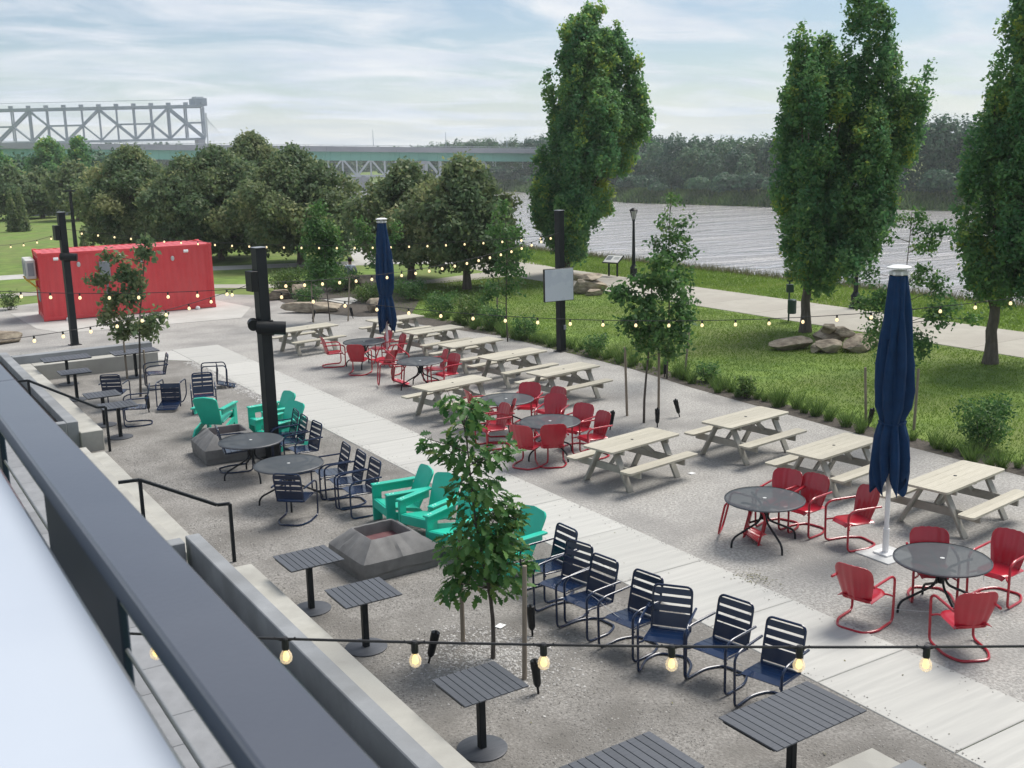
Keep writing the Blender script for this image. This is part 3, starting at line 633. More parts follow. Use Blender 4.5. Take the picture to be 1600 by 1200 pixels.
# ---------------------------------------------------------------- chairs
def cframe(hw, ya, zb, r, m, t):
    """cantilever frame: arms, front legs, sled and rear loop in one tube"""
    pts = [(-hw, -.31, zb), (-hw, .17, .655), (-hw, .275, .60), (-hw * .98, .27, r), (-hw * .98, -.12, r), (-hw * .62, -.33, r), (hw * .62, -.33, r), (hw * .98, -.12, r), (hw * .98, .27, r), (hw, .275, .60), (hw, .17, .655), (hw, -.31, zb)]
    MB().tube(fillet(pts, .085, 4), r, 8).build('frame', M[m], t)
def make_blue():
    t = thing('blue_chair', '', 'chair')
    cframe(.285, .2, .66, .0155, 'navy', t)
    tb = lambda v: (-.225 - .115 * v, .42 + .485 * v)      # y,z up the back
    pts = [(-.235, *tb(-.06)), (-.235, *tb(1)), (.235, *tb(1)), (.235, *tb(-.06))]
    MB().tube(fillet(pts, .075, 5), .0145, 8).build('back_frame', M['navy'], t)
    rx = math.atan2(.485, -.115) - math.pi / 2
    for i, (v, h) in enumerate(((.185, .165), (.455, .074), (.662, .074), (.868, .074))):
        yv, z = tb(v); o = MB().box((0, 0, 0), (.45, .010, h), None, .003).build('back_slat', M['navy'], t, (0, yv, z), (rx, 0, 0))  if False else obj('back_slat', MB().box((0, 0, 0), (.45, .010, h), None, .003).mesh('back_slat', M['navy']), t, (0, yv, z), (rx, 0, 0))
    me = MB().box((0, 0, 0), (.47, .111, .010), None, .003).mesh('seat_slat', M['navy'])
    for i, (yv, z, a) in enumerate(((-.175, .412, 4), (-.058, .420, 4), (.059, .429, 4), (.174, .430, -8))): obj('seat_slat', me, t, (0, yv, z), (R(a), 0, 0))
    pts = [(-.285, .25, .40), (-.235, .235, .412), (-.235, -.235, .395), (.235, -.235, .395), (.235, .235, .412), (.285, .25, .40)]
    MB().tube(fillet(pts, .05, 3), .012, 8).build('seat_frame', M['navy'], t)
    return t
def make_red():
    t = thing('red_chair', '', 'chair')
    cframe(.285, .2, .655, .0175, 'red', t)
    nx, nz = 25, 12; g = []
    for i in range(nz):
        v = i / (nz - 1); row = []
        for j in range(nx):
            u = 2 * j / (nx - 1) - 1
            hw = .195 + .065 * min(1, v * 1.5) - .022 * max(0, (v - .86) / .14) ** 2
            top = .500 + .007 * abs(math.sin((u + 1) * math.pi * 2.5)) - .042 * abs(u) ** 5
            rib = .011 * (abs(math.sin((u + 1) * math.pi * 2.5)) ** .6 - .5)
            x = hw * u; y = -.225 - .125 * v * (1 + .1 * v) + .050 * u * u - rib; z = .385 + top * v
            row.append((x, y, z))
        g.append(row)
    MB().sheet(g, -.008).build('backrest', M['red'], t)
    nx, ny = 19, 12; g = []
    for i in range(ny):
        v = i / (ny - 1); row = []
        for j in range(nx):
            u = 2 * j / (nx - 1) - 1
            hw = .23 * (1 - .30 * max(0, (v - .6) / .4) ** 2.5); x = hw * u; y = -.24 + .50 * v - .03 * abs(u) ** 4 * (v > .7)
            z = .418 - .020 * (1 - u * u) * math.sin(math.pi * min(1, v * 1.05)) + .018 * v - .055 * max(0, (v - .86) / .14) ** 2 - .028 * abs(u) ** 7
            row.append((x, y, z))
        g.append(row)
    MB().sheet(g, .008).build('seat', M['red'], t)
    pts = [(-.285, .255, .36), (-.20, .20, .392), (-.19, -.20, .385), (.19, -.20, .385), (.20, .20, .392), (.285, .255, .36)]
    MB().tube(fillet(pts, .05, 3), .013, 8).build('seat_support', M['red'], t)
    return t
def make_teal():
    t = thing('teal_armchair', '', 'chair')
    # back slab
    W = .56; P = []
    for k in range(9):
        a = math.pi / 2 * k / 8; P.append((W / 2 - .10 + .10 * math.sin(a), .90 - .10 + .10 * math.cos(a)))
    P = [(-x, z) for x, z in reversed(P)][::1] + []
    out = [(-W / 2 + .05, 0), (W / 2 - .05, 0)] + [(W / 2, .60)] + [(W / 2 - .09 + .09 * math.cos(a), .64 + .09 * math.sin(a)) for a in np.linspace(0, math.pi / 2, 6)] + [(0, .755)] + [(-W / 2 + .09 + .09 * math.cos(a), .64 + .09 * math.sin(a)) for a in np.linspace(math.pi / 2, math.pi, 6)] + [(-W / 2, .60)]
    me = MB().prism(out, -.018, .018).mesh('backrest', M['teal'])
    obj('backrest', me, t, (0, -.20, .22), (R(90 + 25), 0, 0))
    obj('seat', MB().box((0, 0, 0), (.56, .58, .034), None, .008).mesh('seat', M['teal']), t, (0, .07, .325), (R(11), 0, 0))
    obj('apron', MB().box((0, 0, 0), (.585, .034, .15), None, .006).mesh('apron', M['teal']), t, (0, .36, .31))
    for s in (-1, 1):
        x = s * .325
        # side panel: front leg and rear stile joined by upper arm board, opening between
        obj('front_leg', MB().box((0, 0, 0), (.042, .16, .60), None, .006).mesh('front_leg', M['teal']), t, (x, .30, .30))
        MB().add([(x - .02, .22, .30), (x - .02, .22, .18), (x - .02, -.42, 0), (x - .02, -.52, 0), (x - .02, -.40, .14), (x + .02, .22, .30), (x + .02, .22, .18), (x + .02, -.42, 0), (x + .02, -.52, 0), (x + .02, -.40, .14)],
                 [(0, 1, 2, 3, 4), (9, 8, 7, 6, 5), (0, 5, 6, 1), (1, 6, 7, 2), (2, 7, 8, 3), (3, 8, 9, 4), (4, 9, 5, 0)]).build('side_rail', M['teal'], t)
        obj('arm_apron', MB().box((0, 0, 0), (.034, .60, .12), None, .005).mesh('arm_apron', M['teal']), t, (x, -.06, .535))
        a = obj('arm', MB().box((0, 0, 0), (.115, .80, .034), None, .008).mesh('arm', M['teal']), t, (x + s * .01, -.02, .613))
        for yy in (.33, .27): obj('bolt', MB().lathe([(.013, 0), (.013, .004), (.006, .007)], n=10).mesh('bolt', M['bolt']), a, (0, yy, .017))
    return t
BL = Proto(make_blue); RD = Proto(make_red); TL = Proto(make_teal)
def put(pr, p, th, label, group, rx=0, ry=0, dz=0):
    z0 = 0.012 if p[0] < 9 else 0.006
    rot = (Matrix.Rotation(R(-th), 3, 'Z') @ Matrix.Rotation(R(rx), 3, 'X') @ Matrix.Rotation(R(ry), 3, 'Y')).to_euler()
    pr.place(label, (p[0], p[1], z0 + dz), rot, group)
BG, RGp, TG = 'navy slatted metal chairs', 'red metal shell chairs', 'teal plastic armchairs'
for p, th, l in (
    ((7.93, 12.05, 0.42), 268, 'navy metal chair at the far end of the seven-chair row, partly behind the oak sapling'), ((7.72, 11.38, 0.42), 258, 'navy metal chair second from the oak sapling in the row beside the walkway'),
    ((7.67, 10.77, 0.42), 262, 'navy metal chair third from the oak sapling in the row beside the walkway'), ((7.78, 10.01, 0.42), 260, 'navy metal chair in the middle of the row of seven beside the walkway'),
    ((7.83, 9.38, 0.42), 232, 'navy metal chair in the seven-chair row turned most squarely towards the viewer'), ((8.11, 8.79, 0.42), 258, 'navy metal chair second from the long slatted table in the row of seven'),
    ((8.14, 8.00, 0.42), 254, 'navy metal chair nearest the viewer, behind the long slatted table'),
    ((6.34, 20.77, 0.42), 100, 'navy metal chair left of the pole-side round table, facing right'), ((6.19, 17.15, 0.42), 42, 'navy metal chair seen from behind at the round table by the pole foot'),
    ((7.22, 16.84, 0.42), 272, 'navy metal chair closest to the teal chairs at the round table'), ((7.23, 17.47, 0.42), 275, 'navy metal chair in the middle of three right of the round table'),
    ((7.22, 18.11, 0.42), 276, 'navy metal chair leftmost of three right of the round table'),
    ((7.42, 19.96, 0.42), 268, 'navy metal chair just right of the black pole, nearest of three'), ((7.42, 20.68, 0.42), 275, 'navy metal chair behind the pole, middle of three beside the teal chairs'), ((7.47, 21.27, 0.42), 278, 'navy metal chair behind the pole, farthest of three beside the teal chairs'),
    ((7.07, 29.75, 0.42), 278, 'navy metal chair standing farthest back, right of the small sapling, facing left'), ((7.29, 26.12, 0.42), 195, 'navy metal chair on the gravel edge by the walkway with a toppled one behind it'),
    ((5.63, 27.97, 0.42), 28, 'navy metal chair seen from behind between two small slatted tables'), ((5.63, 25.88, 0.42), 285, 'navy metal chair by the handrail-side slatted table, facing left')):
    put(BL, p, th, l, BG)
put(BL, (6.96, 27.44, 0.00), 30, 'toppled navy metal chair lying on its back before the teal chair', BG, rx=88, dz=.375)
put(BL, (8.04, 28.87, 0.00), 285, 'toppled navy metal chair lying behind the upright one by the walkway', BG, rx=92, dz=.375)
for p, th, l in (
    ((12.14, 29.61, 0.42), 100, 'red metal chair farthest left, facing right towards a round table'), ((12.27, 28.10, 0.42), 42, 'red metal chair seen from behind at the round table by the far umbrella'),
    ((13.54, 29.41, 0.42), 272, 'red metal chair mostly hidden behind the far closed umbrella'), ((13.58, 28.56, 0.42), 276, 'red metal chair immediately right of the far umbrella pole'),
    ((13.25, 24.81, 0.42), 262, 'red metal chair facing left across the table with the toppled chairs'), ((13.35, 25.60, 0.42), 285, 'red metal chair tucked behind a far round table, only its lower part showing'),
    ((12.93, 20.39, 0.42), 226, 'red metal chair facing the viewer behind the table nearest the oak sapling'), ((13.08, 19.73, 0.42), 262, 'red metal chair whose back peeps out behind another, near the middle tables'),
    ((12.70, 19.06, 0.42), 232, 'red metal chair behind the middle round table, seat hidden by the tabletop'), ((11.29, 19.17, 0.42), 275, 'red metal chair half hidden by oak leaves, left of two close together'),
    ((11.67, 19.50, 0.42), 300, 'red metal chair pressed against another between the two middle round tables'), ((11.92, 20.71, 0.42), 100, 'red metal chair almost hidden behind the oak sapling leaves'),
    ((12.61, 18.03, 0.42), 250, 'red metal chair right of the middle table, the farther of a pair'), ((12.50, 17.34, 0.42), 272, 'red metal chair right of the middle table, nearer of a pair, beside a picnic table'),
    ((11.56, 17.38, 0.42), 24, 'red metal chair seen squarely from behind at the middle round table'), ((11.15, 17.57, 0.42), 62, 'red metal chair seen from behind through oak leaves at the middle table'),
    ((12.49, 12.18, 0.42), 250, 'red metal chair half behind the table with the toppled chair, left of a pair'), ((12.64, 11.79, 0.42), 262, 'red metal chair right of the table with the toppled chair, nearer of a pair'),
    ((12.79, 10.96, 0.42), 282, 'red metal chair standing alone just left of the large umbrella pole'), ((12.08, 8.96, 0.42), 222, 'red metal chair behind the see-through round table, facing the viewer'),
    ((12.77, 8.44, 0.42), 262, 'red metal chair at the right edge, facing left to the see-through table'), ((10.71, 8.94, 0.42), 76, 'red metal chair seen from behind left of the see-through round table'),
    ((11.07, 7.73, 0.42), 27, 'red metal chair nearest the viewer, in front of the see-through table')):
    put(RD, p, th, l, RGp)
put(RD, (11.48, 12.38, 0.00), 322, 'toppled red metal chair lying under the left side of a round table', RGp, rx=102, ry=0, dz=.40)
put(RD, (11.93, 26.12, 0.00), 290, 'toppled red metal chair lying on its back at the far tables', RGp, rx=95, ry=0, dz=.40)
put(RD, (13.02, 27.04, 0.00), 160, 'tipped red metal chair leaning over a toppled one at the far tables', RGp, rx=62, dz=.30)
for p, th, l in (
    ((6.94, 24.03, 0.34), 42, 'teal plastic armchair seen from behind at the far fire pit'), ((7.87, 23.02, 0.34), 262, 'teal plastic armchair behind the black pole, the farther of two'), ((7.64, 21.86, 0.34), 250, 'teal plastic armchair behind the black pole, the nearer of two'),
    ((7.60, 16.00, 0.34), 275, 'teal plastic armchair nearest the navy chairs at the near fire pit'), ((7.72, 15.18, 0.34), 248, 'teal plastic armchair directly behind the near covered fire pit'),
    ((7.71, 14.22, 0.34), 246, 'teal plastic armchair left of the oak sapling, partly hidden by leaves'), ((7.88, 13.01, 0.34), 262, 'teal plastic armchair behind the oak sapling, beside the navy row')):
    put(TL, p, th, l, TG)

# ---------------------------------------------------------------- covered fire pits
def make_pit():
    t = thing('covered_fire_pit', '', 'fire pit')
    MB().box((0, 0, .115), (1.22, 1.22, .23), None, .012).build('base', M['cover'], t)
    rg = np.random.default_rng(3); n = 72; rows = []
    def sq(a, h, rr):
        c, s = math.cos(a), math.sin(a); k = 1 / (abs(c) ** 22 + abs(s) ** 22) ** (1 / 22); return h * k * c, h * k * s
    for z, h, w in ((.15, .632, .006), (.24, .634, .006), (.30, .632, .010), (.36, .578, .014), (.42, .50, .016), (.48, .425, .012), (.535, .362, .006), (.545, .345, .003), (.535, .330, .003), (.44, .322, .006), (.36, .318, .004)):
        row = []
        for k in range(n):
            a = 2 * math.pi * k / n; x, y = sq(a, h, 0); q = w * (math.sin(9 * a + z * 7) + .7 * math.sin(17 * a - z * 11) + .6 * math.sin(31 * a))
            row.append((x * (1 + q), y * (1 + q), z + .5 * q - (.03 * abs(math.sin(2 * a)) if z < .2 else 0)))
        row.append(row[0]); rows.append(row)
    MB().sheet(rows, .003).build('cover', M['cover'], t)
    MB().box((0, 0, .36), (.635, .635, .02), None, .0).build('inside', M['ember'], t)
    return t
FP = Proto(make_pit)
FP.place('grey fabric covered square fire pit before the near teal chairs', (6.53, 14.45, .008), (0, 0, R(2)), 'covered fire pits')
FP.place('grey fabric covered square fire pit beside the pole, farther away', (6.55, 21.95, .008), (0, 0, R(-3)), 'covered fire pits')

M['clearcable'] = mat('clear_cable', (0.5, 0.5, 0.5), 0.4)
def cable(label, pts): tag(MB().tube(fillet(pts, .15, 4), .004, 5).build('security_cable', M['clearcable']), label, 'cable', 'thin pale security cables through the chairs')
cable('thin pale cable slung between the two nearest red chairs', [(10.93, 9.16, 0.12), (11.30, 8.89, 0.06), (11.50, 8.46, 0.12), (11.65, 8.15, 0.30)])
cable('thin pale cable hanging from the see-through table to a red chair', [(12.05, 8.17, 0.65), (12.48, 8.45, 0.35), (12.31, 8.32, 0.30)])
cable('thin pale cable threaded along the navy row beside the walkway', [(7.84, 11.19, 0.35), (7.77, 10.79, 0.46), (7.64, 10.15, 0.46), (7.69, 9.72, 0.40), (7.94, 9.07, 0.42), (8.00, 8.29, 0.44)])
for lab, p, rz in (('scrap of pale paper on the gravel behind the oak sapling', (6.81, 11.51, 0.02), .5), ('small white card lying near the picnic tables', (13.33, 15.27, 0.01), .2)):
    o = MB().box((0, 0, 0), (.14, .10, .004)).build('paper_scrap', M['white'], None, p); o.rotation_euler = (.03, .05, rz); tag(o, lab, 'paper')
# ---------------------------------------------------------------- black light poles
def pole(label, p, h, w, yaw=.15):
    t = thing('light_pole', label, 'pole', p, (0, 0, yaw), 'square black poles carrying the string lights')
    MB().box((0, 0, h / 2), (w, w, h), None, .01).build('mast', M['black'], t)
    MB().box((0, 0, h + .008), (w + .02, w + .02, .016), None, .004).build('cap', M['grey'], t)
    MB().box((0, 0, .012), (w + .14, w + .14, .024), None, .004).build('base_plate', M['spotblack'], t)
    return t
def spot(t, pos, r, L, ang):
    m = MB(); d = Vector((math.cos(ang), math.sin(ang), -.08)); c = Vector(pos); m.cyl(c - d * L / 2, c + d * L / 2, r, n=20); m.cyl(c - d * (L / 2 - .03), c - d * (L / 2 + .02), r * .8, r * .7, n=20); s = m.build('spotlight', M['spotblack'], t)
    MB().box(c, (.07, .07, r * 2.3), None, .004).build('yoke', M['spotblack'], s)
tA = pole('square black light pole standing in front of the red container', (6.65, 38.71, -0.00), 4.40, .215)
spot(tA, (.05, -.18, 2.95), .13, .52, -.5); MB().box((-.20, 0, 3.75), (.16, .26, .48), None, .01).build('speaker_box', M['spotblack'], tA)
tB = pole('square black light pole beside the near-left round tables and teal chairs', (7.22, 21.15, 0.00), 4.30, .225)
spot(tB, (.06, -.20, 2.72), .135, .56, -.5); spot(tB, (-.22, .02, 2.80), .11, .22, -2.0); MB().box((-.19, 0, 3.66), (.15, .26, .40), None, .01).build('speaker_box', M['spotblack'], tB)
tC = pole('square black pole on the lawn edge carrying a pale screen panel', (18.62, 27.36, -0.00), 4.25, .215)
MB().box((.06, -.115, .75), (.09, .03, .14), None, .004).build('outlet_box', M['grey'], tC)
sc_ = MB().box((0, 0, 0), (1.0, .09, 1.0), None, .008).build('screen', M['spotblack'], tC, (-.26, -.20, 2.08)); sc_.rotation_euler = (0, 0, R(-14)); sc_.scale = (.99, 1, .98)
o = MB().box((0, -.048, 0), (.965, .006, .965), None, .001).build('panel', M['screen'], sc_)
MB().box((-.2, -.12, 2.08), (.3, .1, .3), None, .005).build('bracket', M['spotblack'], tC)

# ---------------------------------------------------------------- string lights
sockM = MB().lathe([(.012, .020), (.017, .012), (.018, -.030), (.016, -.042)], n=10).mesh('socket', M['wire'])
coreM = MB().lathe([(.004, -.050), (.011, -.060), (.016, -.078), (.014, -.092), (.004, -.100)], n=10).mesh('filament', M['filament'])
clearM = MB().lathe([(.013, -.040), (.018, -.050), (.027, -.066), (.030, -.082), (.027, -.099), (.016, -.110), (.004, -.113)], n=16).mesh('bulb', M['clearbulb'])
bulbM = MB().lathe([(.013, -.040), (.018, -.050), (.027, -.066), (.030, -.082), (.027, -.099), (.016, -.110), (.004, -.113)], n=12).mesh('bulb', M['bulbglass'])
def string(label, a, b, sag, n, f0=0.0, f1=1.0, scale=1.0, r=.006, detail=False, skip=()):
    a, b = Vector(a), Vector(b); t = thing('string_light', label, 'string lights', a, group='festoon light strings over the patio')
    P = lambda f: (b - a) * f + Vector((0, 0, -4 * sag * f * (1 - f)))
    MB().tube([P(i / 40) for i in range(41)], r, 6).build('wire', M['wire'], t)
    for i in range(n):
        f = f0 + (f1 - f0) * i / max(1, n - 1); p = P(f)
        z = Vector((0, 0, -.012 * scale)); s = obj('socket', sockM, t, p + z); q = obj('bulb', clearM if detail else bulbM, t, p + z); s.scale = q.scale = (scale,) * 3
        if detail: obj('filament', coreM, q)
        if detail:
            d = (b - a).normalized(); h = MB().tube(fillet([d * -.05 + Vector((0, 0, .008)), d * -.03 + Vector((0, 0, -.006)), Vector((0, 0, -.012)), d * .03 + Vector((0, 0, -.006)), d * .05 + Vector((0, 0, .008))], .02, 3), .004, 6).build('clip', M['wire'], t, p)
top = lambda t, z, dx=0, dy=0: (t.location.x + dx, t.location.y + dy, z)
S1a = (0.61, 5.27, 3.95); S1b = (5.25, 2.48, 3.71)
string('festoon string nearest the viewer, crossing the whole bottom of the picture', S1a, S1b, .045, 9, (238 - 60) / 1790 * .995, (1845 - 60) / 1790, 1.0, .0065, True)
string('festoon string from the left edge across the red container to the near pole', (2.19, 24.44, 3.61), top(tB, 3.52, -.1), .10, 9, .10, .90, 1.0, .007)
string('festoon string from the pole behind the round tables out to the right edge', top(tB, 3.45, .1), (19.47, 12.04, 3.22), .58, 24, .020, .985, 1.0, .007)
string('festoon string rising from the lower left over the patio to the near pole', (1.58, 18.75, 3.35), top(tB, 3.62, -.1, .05), .18, 9, .20, .90, .9, .006)
string('festoon string from the left edge to the pole before the red container', (5.22, 46.42, 2.94), top(tA, 3.75, 0), .12, 5, .16, .86, .95, .007)
string('festoon string sagging between the container pole and the screen pole', top(tA, 3.85, .1), top(tC, 3.55, -.1), .42, 27, .035, .97, .95, .007)
string('festoon string running in depth from the near pole to the screen pole', top(tB, 3.60, .1, .1), top(tC, 3.62, -.1, -.1), .32, 21, .05, .96, 1.0, .007)

# ---------------------------------------------------------------- trees
def tone_for(C, rg, sc=.9, base=.45):
    t = base + .30 * (vnoise(C[:, 0] + C[:, 2] * .7, C[:, 1] + C[:, 2] * .5, sc, 3) - .5) * 2 + rg.normal(0, .16, len(C)); return np.clip(t, 0, 1)
YA = .5514206; UX, UY = math.cos(YA), -math.sin(YA)      # ground direction square to the view, and the one along it
def sample_crown(plumes, per, rg, clump, shell=.55, taper=.32):
    Cs, Os, Ts = [], [], []
    for q_ in plumes:
        u, v, z, ru, rv, rz = q_[:6]; tn = q_[6] if len(q_) > 6 else 0.0
        vol = (ru * rv * rz) ** (2 / 3.); n = max(6, int(per * vol)); d = rg.normal(size=(n, 3)); d /= np.linalg.norm(d, axis=1)[:, None]
        rr = shell + (1 - shell) * rg.uniform(0, 1, n) ** .7; rr = rr * rg.uniform(.75, 1.12, n)
        q = d * rr[:, None] * np.array([ru, rv, rz]); q[:, :2] *= (1 - taper * np.clip(d[:, 2], 0, 1) + .12 * np.clip(-d[:, 2], 0, 1))[:, None]; q += np.array([u, v, z]); Cs.append(q); Os.append(d); Ts.append(np.full(n, tn + rg.normal(0, .10)))
    return np.concatenate(Cs), np.concatenate(Os), np.concatenate(Ts)
def expand(K, per, sig, rg):
    P, O, T = K; n = len(P); L = np.repeat(P, per, 0) + rg.normal(size=(n * per, 3)) * sig * np.array([1, 1, .8]); return L, np.repeat(O, per, 0), np.repeat(T + rg.normal(0, .10, n), per)
def big_tree(name, label, cat, p, trunk, plumes, m, leaf, per, per2, sig, seed, group=None, flare=1.35, stuffname='crown', aspect=.62):
    rg = np.random.default_rng(seed); t = thing(name, label, cat, p, (0, 0, -YA), group)
    h, r = trunk
    mb = MB(); k = 8; pts = [(.04 * r * math.sin(i * 1.7) * i, .05 * r * math.cos(i * 2.1) * i, h * i / k) for i in range(k + 1)]
    mb.tube(pts, [r * (flare if i == 0 else 1.08 if i == 1 else 1 - .35 * i / k) for i in range(k + 1)], 12)
    zt = h * .62
    for j, (u, v, z, ru, rv, rz) in enumerate([q[:6] for q in plumes]):
        if len(plumes) > 60 and (j % 9 or rz < .5): continue
        if j % 2 and 16 < len(plumes) <= 60: continue
        e = Vector((u, v, z - rz * .1)); s0 = Vector((0, 0, min(zt + .25 * (j % 5) * h * .1, e.z * .8))); mid = (s0 + e) / 2 + Vector((0, 0, -.08 * (e - s0).length)) - Vector((u, v, 0)) * .12
        mb.tube([s0, mid, e], [r * .38, r * .24, r * .06], 6)
    mb.build('trunk', M['bark'], t)
    C, out, tn = expand(sample_crown(plumes, per, rg, sig), per2, sig, rg)
    V, F, T = leaves(C, leaf, np.clip(tone_for(C, rg) + tn, 0, 1), rg, .45, aspect, out * 1.3)
    o = obj(stuffname, npmesh('crown', V, F, m, T), t); o['kind'] = 'stuff'; return t
def px_plumes(L, bx, by, s, rg, depth=1.0):
    out = []
    for q in L:
        cx, cy, rx, ry = q[:4]; tn = q[4] if len(q) > 4 else 0.0; ru = rx / s; v = rg.uniform(-.5, .5) * ru * depth * (1.2 if ry > 60 else 1.6)
        out.append(((cx - bx) / s, v, (by - cy) / s, ru, ru * 1.1, ry / s, tn))
    n = len(out); fl = []
    for q in out[:n]:                                 # fill the depth of the crown, front and back of the measured outline
        if q[3] < .5: continue
        for sg in (-1, 1): out.append((q[0] * .72, q[1] + sg * q[3] * rg.uniform(1.0, 1.5), q[2] - .1 * q[5], q[3] * .8, q[3] * .85, q[5] * .80, q[6] * .5))
    res = []
    for q in out:                                     # each bough: a core and upright flame-shaped sprays round it
        if q[3] < .33: res.append(q); continue
        res.append((q[0], q[1], q[2], q[3] * .72, q[4] * .72, q[5] * .78, q[6] - .12))
        for i in range(int(6 + 9 * q[3])):
            a = rg.uniform(0, 6.283); zf = rg.uniform(-.75, .95); pr = math.sqrt(max(.05, 1 - zf * zf)); w = rg.uniform(.16, .30) * (.6 + .5 * q[3])
            res.append((q[0] + math.cos(a) * pr * q[3] * .80, q[1] + math.sin(a) * pr * q[4] * .80, q[2] + zf * q[5] * .86, w, w, w * rg.uniform(1.6, 2.6), q[6] + rg.normal(.05, .14)))
    out = res
    return out
rg = np.random.default_rng(11)
T1 = [(892, 95, 15, 62), (930, 80, 20, 62), (970, 105, 20, 50), (990, 150, 16, 45), (996, 205, 18, 34), (1004, 165, 9, 18), (950, 170, 40, 75), (905, 175, 32, 85), (862, 150, 10, 34), (870, 195, 13, 46), (930, 245, 50, 50), (960, 255, 24, 38), (850, 265, 13, 32), (856, 305, 26, 50), (900, 310, 42, 58), (938, 318, 24, 40, .45), (920, 300, 14, 26, .5), (882, 358, 38, 42), (893, 388, 22, 24), (915, 130, 26, 60), (850, 335, 20, 30), (915, 90, 22, 62), (945, 130, 30, 70), (985, 190, 22, 50), (880, 230, 22, 50), (975, 225, 24, 45)]
T2 = [(1236, 105, 18, 55), (1268, 105, 18, 54), (1328, 45, 20, 68), (1357, 70, 16, 62), (1312, 40, 14, 55), (1372, 110, 12, 50), (1300, 150, 36, 58), (1236, 165, 28, 56), (1382, 150, 18, 58), (1434, 142, 9, 34), (1422, 175, 9, 30), (1400, 185, 22, 42), (1212, 220, 12, 44), (1250, 240, 42, 62), (1352, 245, 34, 62), (1392, 245, 26, 52), (1238, 315, 34, 62), (1292, 325, 46, 64), (1352, 325, 38, 54), (1252, 390, 36, 46), (1305, 392, 40, 42), (1345, 375, 22, 30), (1275, 428, 26, 24), (1222, 280, 18, 50), (1316, 150, 24, 50), (1345, 135, 24, 56), (1285, 165, 24, 52), (1253, 135, 24, 58), (1365, 200, 30, 48), (1315, 215, 22, 40), (1405, 215, 20, 44)]
T3 = [(1526, 140, 11, 46), (1534, 195, 22, 62), (1576, 50, 20, 105), (1612, 30, 34, 125), (1500, 225, 13, 50), (1516, 285, 26, 75), (1566, 225, 38, 86), (1625, 220, 46, 98), (1680, 200, 42, 105), (1506, 375, 20, 52), (1552, 350, 38, 86), (1606, 350, 46, 88), (1660, 330, 46, 78), (1534, 425, 30, 40), (1582, 430, 40, 42), (1628, 420, 34, 38), (1556, 462, 18, 17), (1590, 150, 24, 70), (1490, 330, 15, 58), (1489, 255, 11, 42), (1587, 80, 30, 105), (1566, 170, 30, 80), (1548, 255, 30, 70), (1520, 430, 22, 34)]
MG = 'tall columnar maples by the river path'
big_tree('maple_tree', 'tall columnar maple with a yellowish patch, behind the screen pole', 'tree', (30.03, 43.58, 0.00), (3.2, .17), px_plumes(T1, 885, 432, 32.2, rg), M['maple'], .18, 225, 7, .10, 1, MG)
big_tree('maple_tree', 'broad tall maple between the dog waste station and the rock pile', 'tree', (26.74, 25.15, 0.00), (2.6, .17), px_plumes(T2, 1258, 519, 48.2, rg), M['maple'], .135, 300, 7, .085, 2, MG)
big_tree('maple_tree', 'tall maple cut off by the right edge, its trunk clear on the lawn', 'tree', (26.71, 18.35, 0.00), (2.4, .17), px_plumes(T3, 1547, 568, 57.9, rg), M['maple'], .125, 330, 7, .08, 3, MG)
def round_plumes(w, h, z0, rg, n=34):
    h = h * .84
    L = [(0, 0, z0 + h * .48, w * .34, w * .34, h * .36, -.1)]
    for i in range(n):
        a = i * 2.39996; zf = (i + .5) / n; prof = (math.sin(math.pi * min(1, zf * .92 + .16))) ** .75
        rr = w * .5 * prof * .74 * rg.uniform(.72, 1.2); s = w * .135 * rg.uniform(.8, 1.35)
        L.append((rr * math.cos(a), rr * math.sin(a), z0 + h * (.08 + .86 * zf), s, s, s * .70, rg.normal(0, .12)))
    return L
LG = 'round-crowned linden trees across the lawn'
for lab, b, base, w, h, z0, sd in (
    ('round-crowned linden nearest the screen pole, trunk on the lawn', (730, 452), None, 5.6, 5.75, .75, 21), ('round-crowned linden right behind the far closed umbrella', (643, 438), None, 5.9, 5.4, .85, 22),
    ('broad dark linden behind the light green sapling', (470, 413), None, 7.9, 6.6, .65, 23), ('broad linden right of the red container, lowest branches over its end', (346, 406), None, 8.2, 7.0, .5, 24),
    ('broad linden whose trunk is hidden by the red container', None, (16.69, 72.24, -0.03), 7.6, 7.7, .3, 25), ('taller linden behind the others, topping the bridge girder', None, (26.60, 77.93, -0.89), 8.2, 8.6, .3, 26),
    ('linden half hidden between the two right of the container', None, (18.52, 66.34, 0.09), 6.6, 6.6, .3, 27)):
    rg = np.random.default_rng(sd)
    if base is None: base = {730: (23.98, 42.60, 0.00), 643: (23.68, 47.48, 0.00), 470: (22.51, 58.92, 0.00), 346: (19.91, 65.09, -0.00)}[b[0]]
    base = (base[0], base[1], 0)
    big_tree('linden_tree', lab, 'tree', base, (z0 + h * .45, .17), round_plumes(w, h, z0, rg), M['linden'], .23, 120, 8, .15, sd, LG)
